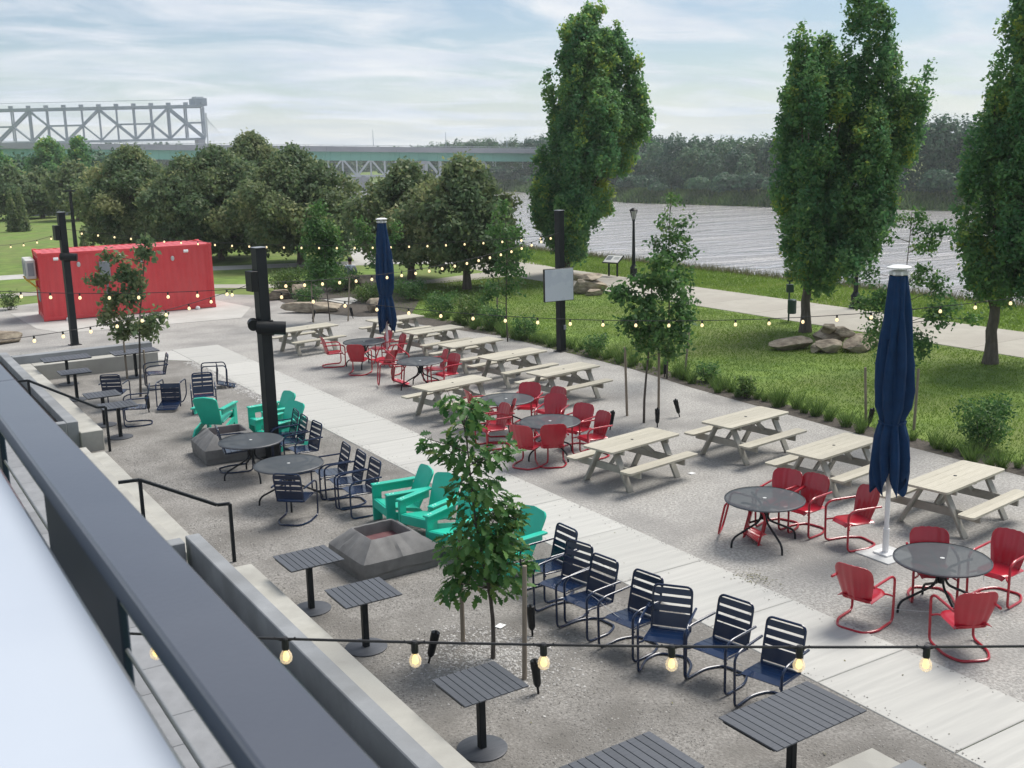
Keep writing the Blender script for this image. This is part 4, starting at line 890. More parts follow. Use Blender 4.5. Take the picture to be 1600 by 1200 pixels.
for lab, base, w, h, z0, sd, m in (
    ('low round tree on the far field, left edge', (17.01, 126.27, 0.78), 6.5, 5.5, .5, 31, 'linden'), ('round tree of the far-left row, second from the edge', (20.13, 127.90, 0.57), 5.5, 5.2, .5, 32, 'linden'), ('round tree of the far-left row, right of the tall pole top', (22.19, 119.46, 0.70), 6.6, 5.6, .9, 33, 'linden'),
    ('tall dark tree standing before the truss bridge, left one', (27.08, 161.96, 0.22), 7.5, 10.2, .5, 34, 'maple'), ('tall dark tree standing before the truss bridge, right one', (29.54, 154.47, 0.32), 4.6, 10.6, .5, 35, 'maple'), ('dark tree at the far left edge below the bridge', (19.82, 154.56, 0.77), 7, 7.6, .5, 36, 'maple')):
    rg = np.random.default_rng(sd); big_tree('park_tree', lab, 'tree', (base[0], base[1], 0), (z0 + h * .4, .2), round_plumes(w, h, z0, rg, 20), M[m], .42, 60, 7, .28, sd, 'trees along the far side of the field')
for i, (lab, base, w, h) in enumerate((('small pointed conifer at the far-left field edge, left one', (14.11, 105.47, 1.66), 1.3, 3.6), ('small pointed conifer at the far-left field edge, right one', (14.86, 105.00, 1.64), 1.3, 3.6), ('narrow dark conifer just left of the red container roof', (12.78, 67.73, 1.15), .95, 2.1))):
    pl = [(0, 0, h * f, w * .5 * (1.05 - f), w * .5 * (1.05 - f), h * .16) for f in (.12, .25, .4, .55, .7, .83, .93)]
    big_tree('conifer', lab, 'tree', (base[0], base[1], 0), (h * .6, .06), pl, M['linden'], .2, 260, 7, .08, 40 + i, 'small pointed conifers')

# young trees: trunk, branches, sparse leaves, stakes beside them
def sapling(label, p, h, crown, leaf, per, sd, m='sapleaf', r=.022, lean=(0, 0), low=.3, group='young staked trees', sig=.09, per2=6):
    rg = np.random.default_rng(sd); t = thing('young_tree', label, 'tree', p, (0, 0, -YA), group); mb = MB(); k = 8
    X = lambda f: Vector((lean[0] * f ** 1.3 + .02 * math.sin(f * 9 + sd), lean[1] * f, h * f))
    mb.tube([X(i / k) for i in range(k + 1)], [r * (1.15 - i / k * .95) for i in range(k + 1)], 8)
    for (u, v, z, ru, rv, rz) in crown:
        f = max(.15, min(.95, (z - rz * .7) / h)); e = Vector((u, v, z)); mb.tube([X(f), (X(f) + e) / 2 + Vector((0, 0, .03)), e, e + (e - X(f)) * .35], [r * .42, r * .3, r * .18, r * .08], 5)
    mb.build('trunk', M['stem'], t)
    C, out, tn = expand(sample_crown(crown, per, rg, sig, .25), per2, sig, rg); V, F, T = leaves(C, leaf, np.clip(tone_for(C, rg, .5) + tn, 0, 1), rg, .7, .6, out * .7)
    o = obj('crown', npmesh('crown', V, F, M[m], T), t); o['kind'] = 'stuff'; return t
def cr(L, bx, by, s, rg):
    return [((a - bx) / s, rg.uniform(-.6, .6) * c / s, (by - b) / s, c / s, c / s, d / s) for a, b, c, d in L]
g = np.random.default_rng(50)
sapling('young tree in the patio corner before the red container', (6.43, 28.95, 0.00), 4.35, cr([(246, 395, 20, 16), (195, 400, 18, 14), (172, 432, 18, 16), (212, 430, 26, 26), (232, 440, 14, 22), (190, 465, 26, 18), (225, 462, 18, 20), (185, 492, 26, 14), (215, 505, 34, 18), (255, 495, 20, 16), (240, 520, 22, 12), (200, 520, 16, 10), (250, 378, 12, 10)], 219, 620, 60.5, g), .15, 300, 51, 'linden', .030, (.55, 0), sig=.08)
sapling('light green young tree before the lindens, right of the black pole', (15.44, 37.87, 0.00), 4.4, cr([(510, 345, 12, 16), (505, 368, 20, 20), (520, 375, 16, 22), (500, 395, 22, 22), (522, 400, 20, 22), (508, 425, 22, 18), (522, 428, 14, 16), (498, 440, 14, 10)], 515, 502, 38.6, g), .14, 330, 52, 'sapleaf', .022, (-.1, 0), sig=.10, per2=7)
sapling('slim young tree at the lawn edge between the far umbrella and screen pole', (18.24, 29.87, 0.00), 4.9, cr([(790, 352, 14, 14), (786, 378, 16, 18), (806, 385, 18, 18), (790, 405, 18, 18), (812, 412, 16, 16), (786, 432, 16, 14), (806, 440, 18, 16), (775, 462, 20, 14), (802, 462, 16, 12), (765, 475, 14, 9)], 793, 534, 43, g), .13, 210, 53, 'sapleaf', .022, (.05, 0), sig=.09)
sapling('dense young tree on the gravel edge, nearer of two overlapping, with black uplights', (15.06, 18.86, 0.00), 4.15, cr([(1030, 430, 20, 18), (1010, 455, 24, 18), (1040, 465, 26, 24), (985, 475, 24, 16), (1010, 495, 32, 22), (1055, 500, 22, 22), (990, 520, 26, 20), (1025, 530, 34, 22), (1055, 535, 20, 18), (1010, 550, 28, 14), (1045, 558, 22, 12), (970, 470, 16, 8)], 1007, 661, 64, g), .13, 330, 54, 'sapleaf', .026, (.25, 0), sig=.09, per2=7)
sapling('upright young tree whose top rises above the nearer one against the river', (18.53, 22.23, 0.00), 5.1, cr([(1048, 352, 9, 16), (1042, 378, 15, 16), (1066, 378, 9, 14), (1052, 398, 22, 16), (1028, 408, 14, 14), (1070, 415, 12, 14), (1046, 425, 24, 16), (1058, 450, 24, 18), (1040, 470, 20, 20), (1070, 480, 16, 20)], 1043, 592, 52, g), .11, 300, 55, 'sapleaf', .024, (.05, 0), sig=.08)
sapling('wispy feathery young tree behind the large navy umbrella', (18.24, 14.60, 0.00), 4.9, cr([(1415, 400, 14, 20), (1394, 398, 8, 10), (1375, 420, 10, 10), (1440, 412, 22, 9), (1430, 432, 22, 12), (1355, 465, 12, 18), (1365, 500, 22, 20), (1425, 470, 18, 20), (1450, 490, 16, 22), (1440, 520, 24, 18), (1362, 540, 18, 22), (1350, 505, 18, 10), (1420, 560, 22, 24), (1490, 528, 14, 6), (1460, 510, 16, 9), (1380, 570, 16, 18)], 1398, 688, 64, g), .085, 640, 56, 'sapleaf', .022, (.1, 0), sig=.06)
sapling('yellowish wispy young tree just behind the far closed umbrella', (18.27, 38.82, 0.00), 4.0, cr([(575, 370, 9, 12), (582, 385, 12, 14), (570, 395, 10, 10), (622, 375, 8, 14), (620, 390, 8, 10), (600, 400, 16, 14), (590, 420, 14, 10)], 606, 486, 34, g), .13, 240, 57, 'sapleaf', .02, (0, 0), sig=.09)

# the near oak sapling: the largest leaves are single pieces
def oak():
    bx, by = 770, 1030; base = (6.26, 10.78, 0.00); s = 138.0; rg = np.random.default_rng(61)
    t = thing('oak_sapling', 'young oak with lobed leaves between two stakes in front of the teal chairs', 'tree', base, (0, 0, -YA))
    h = 3.05; X = lambda f: Vector((-.30 * f ** 1.6 + .03 * math.sin(f * 8), .02 * math.sin(f * 5), h * f))
    mb = MB(); k = 12; mb.tube([X(i / k) for i in range(k + 1)], [.024 * (1.2 - i / k) for i in range(k + 1)], 8)
    crown = [(735, 618, 26, 20), (715, 600, 22, 12), (752, 605, 20, 12), (738, 645, 30, 20), (700, 675, 34, 14), (730, 690, 36, 20), (770, 690, 34, 16), (800, 680, 22, 10), (742, 722, 28, 16), (768, 735, 34, 16), (728, 752, 24, 16), (762, 765, 40, 20), (795, 770, 26, 16), (742, 790, 30, 18), (775, 800, 42, 22), (812, 790, 18, 12), (730, 825, 40, 24), (765, 830, 44, 26), (798, 830, 34, 22), (718, 862, 36, 24), (755, 868, 46, 26), (795, 868, 44, 26), (825, 860, 14, 16), (712, 895, 26, 16), (745, 905, 34, 18), (790, 905, 34, 18), (700, 915, 14, 14), (806, 800, 14, 10), (680, 662, 12, 8)]
    C = []; tw = MB()
    for a, b, c, d in crown:
        u = (a - bx) / s; z = (by - b) / s / .96; ru = c / s; rz = d / s; v = rg.uniform(-.5, .5) * max(ru, .18); f = max(.30, min(.97, (z - rz - .10) / h)); e = Vector((u, v, z))
        mb.tube([X(f), (X(f) + e) / 2 + Vector((0, 0, .02)), e, e + (e - X(f)) * .3 + Vector((0, 0, .02))], [.009, .007, .005, .002], 5)
        n = max(9, int(980 * ru * (rz + .04)) + 5); q = rg.normal(size=(n, 3)); q /= np.linalg.norm(q, axis=1)[:, None]; q *= (rg.uniform(.25, 1.05, n) ** .6)[:, None]
        C.append(q * np.array([ru, max(ru, .16), rz + .02]) + np.array([u, v, z]))
        for w in q[:5]:
            ee = Vector(w * np.array([ru, max(ru, .16), rz])) + e; tw.tube([e, ee], [.003, .0015], 4)
    mb.build('trunk', M['stem'], t); tw.build('twigs', M['stem'], t)['kind'] = 'stuff'
    C = np.concatenate(C)
    # lobed outline, stalk at the origin, folded along the midrib and drooping at the tip
    prof = [(.0, .012), (.10, .05), (.20, .17), (.28, .09), (.38, .27), (.47, .13), (.58, .33), (.68, .16), (.78, .22), (.90, .10), (1.0, .0)]
    def leaf_verts(sz, dr, fold):
        L = []; 
        for sx in (-1, 1):
            for yv, x in prof: L.append((sx * x * sz, yv * sz, fold * x * sz - dr * yv * yv * sz))
        for yv, x in prof: L.append((0, yv * sz, -dr * yv * yv * sz))
        n = len(prof); F = []
        for i in range(n - 1):
            F.append((2 * n + i, 2 * n + i + 1, i + 1, i)); F.append((n + i, n + i + 1, 2 * n + i + 1, 2 * n + i))
        return L, F
    kinds = []
    for i, (sz, dr, fold, tn) in enumerate(((.155, .25, .35, .2), (.135, .40, .2, .5), (.17, .15, .45, .35), (.12, .3, .3, .85), (.15, .5, .15, .65))):
        L, F = leaf_verts(sz, dr, fold); kinds.append((L, F, tn))
    meshes = [npmesh('leaf', L, F, M['oakleaf'], [tn] * len(L)) for L, F, tn in kinds]
    order = np.argsort(C[:, 1]); C = C[order]           # nearest to the viewer first
    V2, F2, T2, off = [], [], [], 0
    for i, c in enumerate(C):
        az = math.atan2(c[1], c[0] + .15 * (c[2] / h) * 2) + rg.normal(0, .9); e = Euler((rg.normal(-.25, .40), rg.normal(0, .4), az - math.pi / 2)); kd = int(rg.choice(5, p=(.3, .24, .2, .11, .15))); sc = rg.uniform(.75, 1.2)
        if i < 300:
            o = obj('leaf', meshes[kd], t, c, e); o.scale = (sc, sc, sc)
        else:
            Rm = np.array(e.to_matrix()); L, F, tn = kinds[kd]; P = (np.array(L) * sc) @ Rm.T + c; V2.append(P); F2.append(np.array(F) + off); off += len(L); T2.append(np.full(len(L), np.clip(tn + rg.normal(0, .12), 0, 1)))
    if V2:
        o = obj('foliage', npmesh('foliage', np.concatenate(V2), np.concatenate(F2), M['oakleaf'], np.concatenate(T2)), t); o['kind'] = 'stuff'
oak()
def stake(label, p, h, lean=(0, 0)):
    m = MB(); m.cyl((0, 0, -.02), (lean[0], lean[1], h), .030, .027, 8); tag(m.build('tree_stake', M['stake'], None, p), label, 'stake', 'wooden tree stakes')
stake('wooden stake left of the oak sapling trunk', (6.17, 11.36, 0.00), 1.45); stake('wooden stake right of the oak sapling trunk', (6.29, 10.11, 0.00), 1.40, (.05, .02))
stake('tall wooden stake left of the overlapping young trees', (15.16, 19.62, 0.00), 1.62, (-.06, 0)); stake('wooden stake with the uplight at its foot, right of the young tree trunk', (15.53, 18.94, 0.00), 1.55, (.05, .05)); stake('leaning wooden stake right of the overlapping young trees', (19.27, 22.40, 0.00), 1.3, (.25, .1))
stake('wooden stake left of the large umbrella canopy', (18.95, 15.96, 0.00), 1.25, (-.1, 0)); stake('leaning wooden stake right of the large umbrella canopy', (19.22, 14.91, 0.00), 1.3, (.18, .1))
stake('wooden stake left of the light green young tree', (14.86, 37.98, 0.00), 1.5); stake('leaning wooden stake right of the light green young tree', (15.98, 37.41, 0.00), 1.6, (.15, 0))
stake('wooden stake left of the patio corner young tree', (6.72, 31.61, 0.00), 1.1); stake('wooden stake right of the patio corner young tree', (6.99, 30.53, 0.00), .95); stake('wooden stake by the slim young tree at the lawn edge', (19.48, 32.51, -0.00), 1.4)
def make_uplight():
    t = thing('uplight', '', 'spotlight'); MB().cyl((0, 0, 0), (0, 0, .14), .014, n=8).build('stem', M['spotblack'], t)
    MB().lathe([(.028, .10), (.045, .14), (.050, .30), (.055, .33), (.055, .42), (.048, .425)], n=14).build('lamp_head', M['spotblack'], t); MB().box((.0, -.045, .43), (.03, .03, .07), None, .004).build('visor', M['spotblack'], t); return t
UP = Proto(make_uplight); UG = 'small black uplights at the young trees'
for p, a, l in (((5.55, 11.12, 0.00), .25, 'small black uplight in the gravel left of the oak sapling'), ((7.00, 11.03, 0.00), -.05, 'small black uplight behind the right-hand oak stake'), ((6.23, 9.72, 0.00), -.08, 'small black uplight in front of the right-hand oak stake'),
    ((16.03, 18.79, 0.00), -.25, 'small black uplight right of the young tree, before the lone picnic table'), ((15.03, 18.37, 0.00), .0, 'small black uplight at the foot of the stake by the young tree'), ((18.57, 22.41, 0.00), .1, 'small black uplight deep under the overlapping young trees'),
    ((14.88, 38.16, 0.00), .25, 'small black uplight left of the light green young tree'), ((16.39, 37.87, 0.00), -.2, 'small black uplight right of the light green young tree'), ((7.07, 27.89, 0.00), -.1, 'small black uplight by the toppled navy chair'), ((6.16, 26.94, 0.00), -.05, 'small black uplight behind the handrail-side slatted table'), ((18.63, 15.63, 0.00), .2, 'small black uplight beside the large umbrella canopy'), ((14.07, 18.82, 0.00), .15, 'small black uplight behind a red chair at the middle table')):
    UP.place(l, p, (0, a, -YA), UG)

# ---------------------------------------------------------------- plants along the borders
rg = np.random.default_rng(71); tm = []
for i in range(4):
    n = 150; a = rg.uniform(0, 6.28, n); rr = rg.uniform(0, .10, n); C = np.stack([rr * np.cos(a), rr * np.sin(a), np.zeros(n)], 1); V, F = blades(C, .42, .012, rg, .55); tm.append(npmesh('tuft', V, F, M['tuft'], np.repeat(rg.uniform(.1, .9, n), 3)))
def tuft(p, s): o = obj('ornamental_grass', tm[int(rg.integers(4))], None, p, (0, 0, rg.uniform(0, 6))); o.scale = (s, s, s * rg.uniform(.8, 1.2)); return o
for i in range(96):
    y = 9.5 + 26 * (i + rg.uniform(0, 1)) / 96; x = 18.45 + (.0 if y < 16 else .5 * min(1, (y - 16) / 8)) + rg.normal(0, .16)
    tag(tuft((x, y, 0), rg.uniform(.55, 1.15)), 'clump of ornamental grass in the soil strip along the lawn', 'grass clump', 'grass clumps in the lawn-edge border')
for i in range(16):
    tag(tuft((.6 + i * .5 + rg.normal(0, .1), 34.4 + rg.normal(0, .12), .17), rg.uniform(.55, .95)), 'small grass clump in the bed behind the corner seat wall', 'grass clump', 'grass clumps behind the corner seat wall')
def shrub(label, p, w, h, m, leaf, per, sd, group=None, stems=9):
    rg = np.random.default_rng(sd); t = thing('shrub', label, 'shrub', p, (0, 0, 0), group); mb = MB(); pl = []
    for i in range(stems):
        a = i * 2.4; r = w * .5 * math.sqrt((i + .5) / stems) * .8; z = h * rg.uniform(.5, .8); e = (r * math.cos(a), r * math.sin(a), z); mb.tube([(e[0] * .2, e[1] * .2, 0), (e[0] * .7, e[1] * .7, z * .6), e], [.012, .009, .004], 5); pl.append((*e, w * .2, w * .2, h * .28)); pl.append((e[0] * .8, e[1] * .8, z * .5, w * .18, w * .18, h * .22))
    mb.build('stems', M['stem'], t); C, out, tn = expand(sample_crown(pl, per, rg, .06, .2), 5, leaf * .7, rg); V, F, T = leaves(C, leaf, np.clip(tone_for(C, rg, .3) + tn, 0, 1), rg, .8, .45, out * .6); o = obj('foliage', npmesh('foliage', V, F, M[m], T), t); o['kind'] = 'stuff'
shrub('leafy dark shrub at the border near the right edge, above the last picnic table', (19.05, 13.13, 0.00), 1.25, 1.15, 'sapleaf', .09, 420, 81)
for i, (px, w, h, l) in enumerate((((18.56, 19.31, 0.00), .5, .55, 'low leafy plant at the border below the overlapping young trees'), ((19.08, 21.28, 0.00), .7, .5, 'dark low shrub in the border right of the young trees'), ((18.99, 26.11, 0.00), .9, .7, 'leafy shrub in the border right of the screen pole'), ((19.24, 34.02, 0.00), 1.5, 1.1, 'green shrub at the lawn edge beyond the picnic tables'), ((19.13, 32.27, 0.00), 1.2, .9, 'green shrub just left of the slim young tree'), ((19.41, 36.51, 0.00), 1.6, .9, 'low spreading shrub right of the far umbrella'),
    ((16.85, 45.91, 0.00), 1.9, 1.3, 'shrub at the rain garden left end behind the pole'), ((16.36, 42.40, 0.00), 1.4, .9, 'low shrub behind the flat boulder'), ((19.30, 46.00, 0.00), 2.2, 1.2, 'shrub in the middle of the rain garden'), ((18.77, 41.76, 0.00), 1.6, .8, 'shrub in the rain garden left of the far umbrella'), ((20.28, 40.92, 0.00), 1.6, .9, 'shrub in the rain garden right of the far umbrella'), ((20.09, 50.17, 0.00), 2.0, 1.3, 'shrub at the back of the rain garden'), ((6.16, 49.94, 0.00), .9, .8, 'small plant on the gravel left of the red container'), ((18.93, 29.92, 0.00), 1.0, .8, 'low shrub at the base of the slim young tree'))):
    shrub(l, px, w, h, 'sapleaf' if i % 3 else 'tuft', .10, 260, 90 + i, 'leafy border shrubs')

# grass blades over the near lawn and the river bank, loose stones over the gravel
rg = np.random.default_rng(101)
def scatter(n, x0, x1, y0, y1): return rg.uniform(x0, x1, n), rg.uniform(y0, y1, n)
x, y = scatter(170000, 18.6, 28.0, 9.5, 46); pat = vnoise(x, y, 1.1, 1) * .6 + vnoise(x, y, .35, 2) * .4; k = rg.uniform(0, 1, len(x)) < .25 + .9 * pat; x, y, pat = x[k], y[k], pat[k]
V, F = blades(np.stack([x, y, np.zeros(len(x))], 1), .050, .022, rg, .9); tag(obj('lawn_grass', npmesh('lawn_grass', V, F, M['blade'], np.repeat(np.clip(.15 + pat * .6 + rg.normal(0, .15, len(x)), 0, 1), 3))), kind='stuff')
x, y = scatter(60000, 31.9, 36.7, 14, 62); pat = vnoise(x, y, 1.4, 4)
V, F = blades(np.stack([x, y, np.zeros(len(x))], 1), .09, .035, rg, .8); tag(obj('bank_grass', npmesh('bank_grass', V, F, M['blade'], np.repeat(np.clip(.35 + pat * .45 + rg.normal(0, .15, len(x)), 0, 1), 3))), kind='stuff')
x, y = scatter(9000, 36.2, 37.4, 14, 62); V, F = blades(np.stack([x, y, np.full(len(x), -.1)], 1), .38 , .03, rg, .45); tag(obj('reeds', npmesh('reeds', V, F, M['straw'], np.repeat(rg.uniform(0, 1, len(x)), 3))), kind='stuff')
def stones(name, x, y, z, s, m):
    n = len(x); B = np.array([(1, 0, 0), (0, 1, 0), (-1, 0, 0), (0, -1, 0), (0, 0, .7), (0, 0, -.5)], float); P = B[None] * rg.uniform(.55, 1.3, (n, 6, 1)) * (s[:, None, None]); a = rg.uniform(0, 6.28, n); c, q = np.cos(a)[:, None], np.sin(a)[:, None]
    V = np.stack([P[..., 0] * c - P[..., 1] * q + x[:, None], P[..., 0] * q + P[..., 1] * c + y[:, None], P[..., 2] + z], -1).reshape(-1, 3)
    f = np.array([(0, 1, 4), (1, 2, 4), (2, 3, 4), (3, 0, 4)]); F = (f[None] + np.arange(n)[:, None, None] * 6).reshape(-1, 3); tag(obj(name, npmesh(name, V, F, m, np.repeat(np.clip(rg.beta(2, 2.6, n), 0, 1), 6))), kind='stuff')
x, y = scatter(75000, 4.5, 9.02, 5.8, 24); d = vnoise(x, y, .8, 6) * .6 + vnoise(x, y, .25, 7) * .4; d += .35 * np.exp(-((x - base_oak[0]) ** 2 + (y - base_oak[1]) ** 2) / .9) if False else 0
k = rg.uniform(0, 1, len(x)) < np.clip((d - .28) * 2.2, .06, 1); stones('patio_gravel', x[k], y[k], .010, .006 + .011 * rg.uniform(0, 1, k.sum()) ** 2.5, M['pebble'])
x, y = scatter(45000, 10.55, 18, 6.5, 24); d = vnoise(x, y, .9, 8); k = rg.uniform(0, 1, len(x)) < np.clip((d - .2) * 1.5, .1, 1); stones('court_gravel', x[k], y[k], .006, .006 + .008 * rg.uniform(0, 1, k.sum()) ** 2.5, M['pebble_light'])
ox, oy, _z = (6.26, 10.78, 0.00); n = 2600; x = ox + rg.normal(0, .42, n); y = oy + rg.normal(0, .5, n); k = x > 4.55; stones('tree_gravel', x[k], y[k], .012, .010 + .014 * rg.uniform(0, 1, k.sum()) ** 2, M['pebble_light'])
n = 900; x = 8.9 + rg.normal(0, .10, n); y = rg.uniform(26, 33, n); k = x < 9.0; stones('edge_gravel', x[k], y[k], .012, .02 + .02 * rg.uniform(0, 1, k.sum()), M['pebble_light'])

n = 1100; sd_ = rg.integers(0, 2, n); x = np.where(sd_ == 0, 9.02 + rg.exponential(.07, n), 10.50 - rg.exponential(.07, n)); y = rg.uniform(5.8, 33, n); k = (x > 9.03) & (x < 10.49); stones('spilled_gravel', x[k], y[k], .022, .006 + .008 * rg.uniform(0, 1, k.sum()), M['pebble'])
n = 560; x = rg.uniform(4.6, 18, n); y = rg.uniform(6, 33, n); dx_, dy_, _q = (10.64, 10.80, 0.00); x[:120] = dx_ + rg.normal(0, .13, 120); y[:120] = dy_ + rg.normal(0, .18, 120)
V, F, T = leaves(np.stack([x, y, np.full(n, .026)], 1), .032, rg.uniform(0, .7, n), rg, 6.0, .6); tag(obj('fallen_leaves', npmesh('fallen_leaves', V, F, M['straw'], T)), kind='stuff')
# ---------------------------------------------------------------- rocks
def rock(label, p, d, rz, sd, cat='boulder', name='boulder', group=None, z=0.0, tilt=0.0):
    bm = bmesh.new(); bmesh.ops.create_icosphere(bm, subdivisions=3, radius=1.0); r_ = np.random.default_rng(sd); cuts = [(Vector(r_.normal(size=3)).normalized(), r_.uniform(.48, .80)) for _ in range(15)] + [(Vector((0, 0, 1)), .62), (Vector((0, 0, -1)), .55)]
    for v in bm.verts:
        for nn, dd in cuts:
            q = v.co.dot(nn)
            if q > dd: v.co -= nn * (q - dd)
        v.co += v.co.normalized() * (0.020 * math.sin(v.co.x * 9 + sd) * math.sin(v.co.y * 8 + v.co.z * 11 + sd))
        v.co = Vector((v.co.x * d[0] / 1.5, v.co.y * d[1] / 1.5, v.co.z * d[2] / 1.15))
    me = bpy.data.meshes.new(name); bm.to_mesh(me); bm.free(); me.materials.append(M['rock']); o = obj(name, me, None, (p[0], p[1], z + d[2] * .46), (tilt, tilt * .6, rz)); return tag(o, label, cat, group)
KG = 'stones of the rock pile at the path'
b = (24.92, 22.73, 0.00)
for i, (dx, dy, d, z, rz, l) in enumerate(((-.85, .05, (1.25, .6, .40), 0, .2, 'long grey stone at the left end of the rock pile'), (.0, -.55, (.85, .6, .42), 0, -.4, 'squarish stone low at the front of the rock pile'), (.95, -.35, (1.0, .7, .44), 0, .6, 'brown slanted stone at the right front of the rock pile'), (.30, .30, (.9, .7, .58), 0, .1, 'stone in the middle back of the rock pile'), (.20, .15, (.6, .5, .30), .44, .9, 'small brown stone topmost of the rock pile'), (.62, .05, (.55, .5, .30), .36, .3, 'brown stone second from the top of the rock pile'), (-.30, -.50, (.5, .4, .28), 0, .8, 'small low stone at the front foot of the rock pile'), (1.35, .25, (.8, .5, .40), 0, .1, 'flat stone at the right back of the rock pile'))):
    rock(l, (b[0] + dx * UX + dy * -UY * 0 + dy * math.sin(YA), b[1] + dx * UY + dy * math.cos(YA)), d, rz - YA, 200 + i, 'rock', 'rock', KG, z, .1 * (i % 3 - 1))
b = (27.19, 37.90, 0.00)
rock('lower layered boulder by the path behind the screen pole', b, (1.5, .9, .62), -.5, 220); rock('small stone before the layered boulder by the path', (b[0] - .2, b[1] - .75), (.8, .5, .26), -.4, 221); rock('flat upper slab on the layered boulder by the path', (b[0] + .05, b[1]), (1.35, .85, .30), -.6, 222, z=.52)
rock('flat pale boulder on the gravel just right of the black pole', (16.12, 45.19, 0.00), (1.05, .8, .42), .1, 223); rock('long low flat boulder edging the rain garden', (15.86, 40.48, -0.00), (2.2, .7, .40), -.45, 224); rock('pale boulder at the garden edge behind the far umbrella', (17.89, 38.93, 0.00), (1.0, .7, .50), .2, 225)
rock('brown boulder the seated person rests beside', (20.44, 45.88, 0.00), (1.5, .7, .70), -.5, 226); rock('low dark boulder in the rain garden shrubs', (17.13, 45.10, 0.00), (.9, .6, .6), .3, 227); rock('grey stone block at the left edge on the gravel', ((4.69, 40.81, 0.00)), (1.3, .8, .42), .1, 228); rock('boulder the person sits on at the garden edge', (20.01, 46.27, 0.00), (1.1, .8, .62), .5, 229)

# ---------------------------------------------------------------- path furniture
def lamp(label, p, h):
    t = thing('street_lamp', label, 'street lamp', p, group='black lamp posts on the river path')
    MB().lathe([(.23, 0), (.23, .10), (.17, .14), (.16, .42), (.19, .46), (.12, .56), (.09, .62)], n=16).build('base', M['black'], t)
    MB().lathe([(.085, .6), (.055, h - .62), (.075, h - .60), (.06, h - .54)], n=12).build('shaft', M['black'], t)
    l = MB().lathe([(.06, h - .52), (.14, h - .16)], n=8).build('lantern', M['lampglass'], t)
    f = MB()
    for k in range(6):
        a = k * math.pi / 3; f.bar((.065 * math.cos(a), .065 * math.sin(a), h - .54), (.165 * math.cos(a), .165 * math.sin(a), h - .14), .02, .02)
    f.build('cage', M['black'], t); MB().lathe([(.20, h - .14), (.21, h - .11), (.14, h - .05), (.05, h)], n=12).build('lamp_hood', M['black'], t)
lamp('black lamp post beside the slanted information board', (32.04, 40.94, 0.00), 3.25); lamp('black lamp post half hidden behind the broad maple crown', (31.97, 27.66, -0.00), 3.25)
t = thing('information_board', 'slanted information board on two black legs beside the river path', 'sign', (31.65, 42.02, 0.00), (0, 0, R(-72)))
for s in (-1, 1): MB().box((0, 0, 0), (.07, .07, .74), None, .005).build('leg', M['black'], t, (s * .24, 0, .37))
o = MB().box((0, 0, 0), (.92, .62, .05), None, .006).build('frame', M['black'], t, (0, 0, .82)); o.rotation_euler = (R(32), 0, 0)
MB().box((0, 0, .028), (.84, .54, .006), None, .001).build('panel', M['white'], o)
for (x, y, w, h) in ((-.22, .05, .30, .3), (.2, .12, .30, .03), (.2, .05, .30, .03), (.2, -.02, .30, .03)): MB().box((x, y, .0325), (w, h, .002)).build('print', M['grey'], o)
t = thing('dog_waste_station', 'dark green dog waste station with box and bin on a post', 'waste station', (27.97, 27.09, 0.00), (0, 0, -YA))
MB().box((0, .0, .82), (.05, .05, 1.64), None, .004).build('post', M['green_paint'], t); MB().box((0, -.04, 1.52), (.20, .02, .28), None, .004).build('sign', M['green_paint'], t); MB().box((0, -.08, 1.16), (.24, .14, .28), None, .01).build('bag_box', M['green_paint'], t); MB().lathe([(.14, .30), (.15, .34), (.15, .76), (.12, .79)], n=16).build('bin', M['green_paint'], t, (.06, -.18, 0))
for lab, p, h in (('tall thin dark lamp pole behind the black pole at the container', (11.92, 65.84, 1.03), 4.3), ('dark lamp pole among the lindens right of the container', (16.97, 67.34, 0.28), 4.3)):
    t = thing('park_lamp', lab, 'street lamp', (p[0], p[1], 0), (0, 0, -YA), 'tall park lamps among the lindens')
    MB().tube([(0, 0, 0), (0, 0, h)], [.13, .08], 10).build('mast', M['black'], t); MB().box((.0, 0, h + .06), (.55, .22, .10), None, .02).build('lamp_head', M['black'], t)

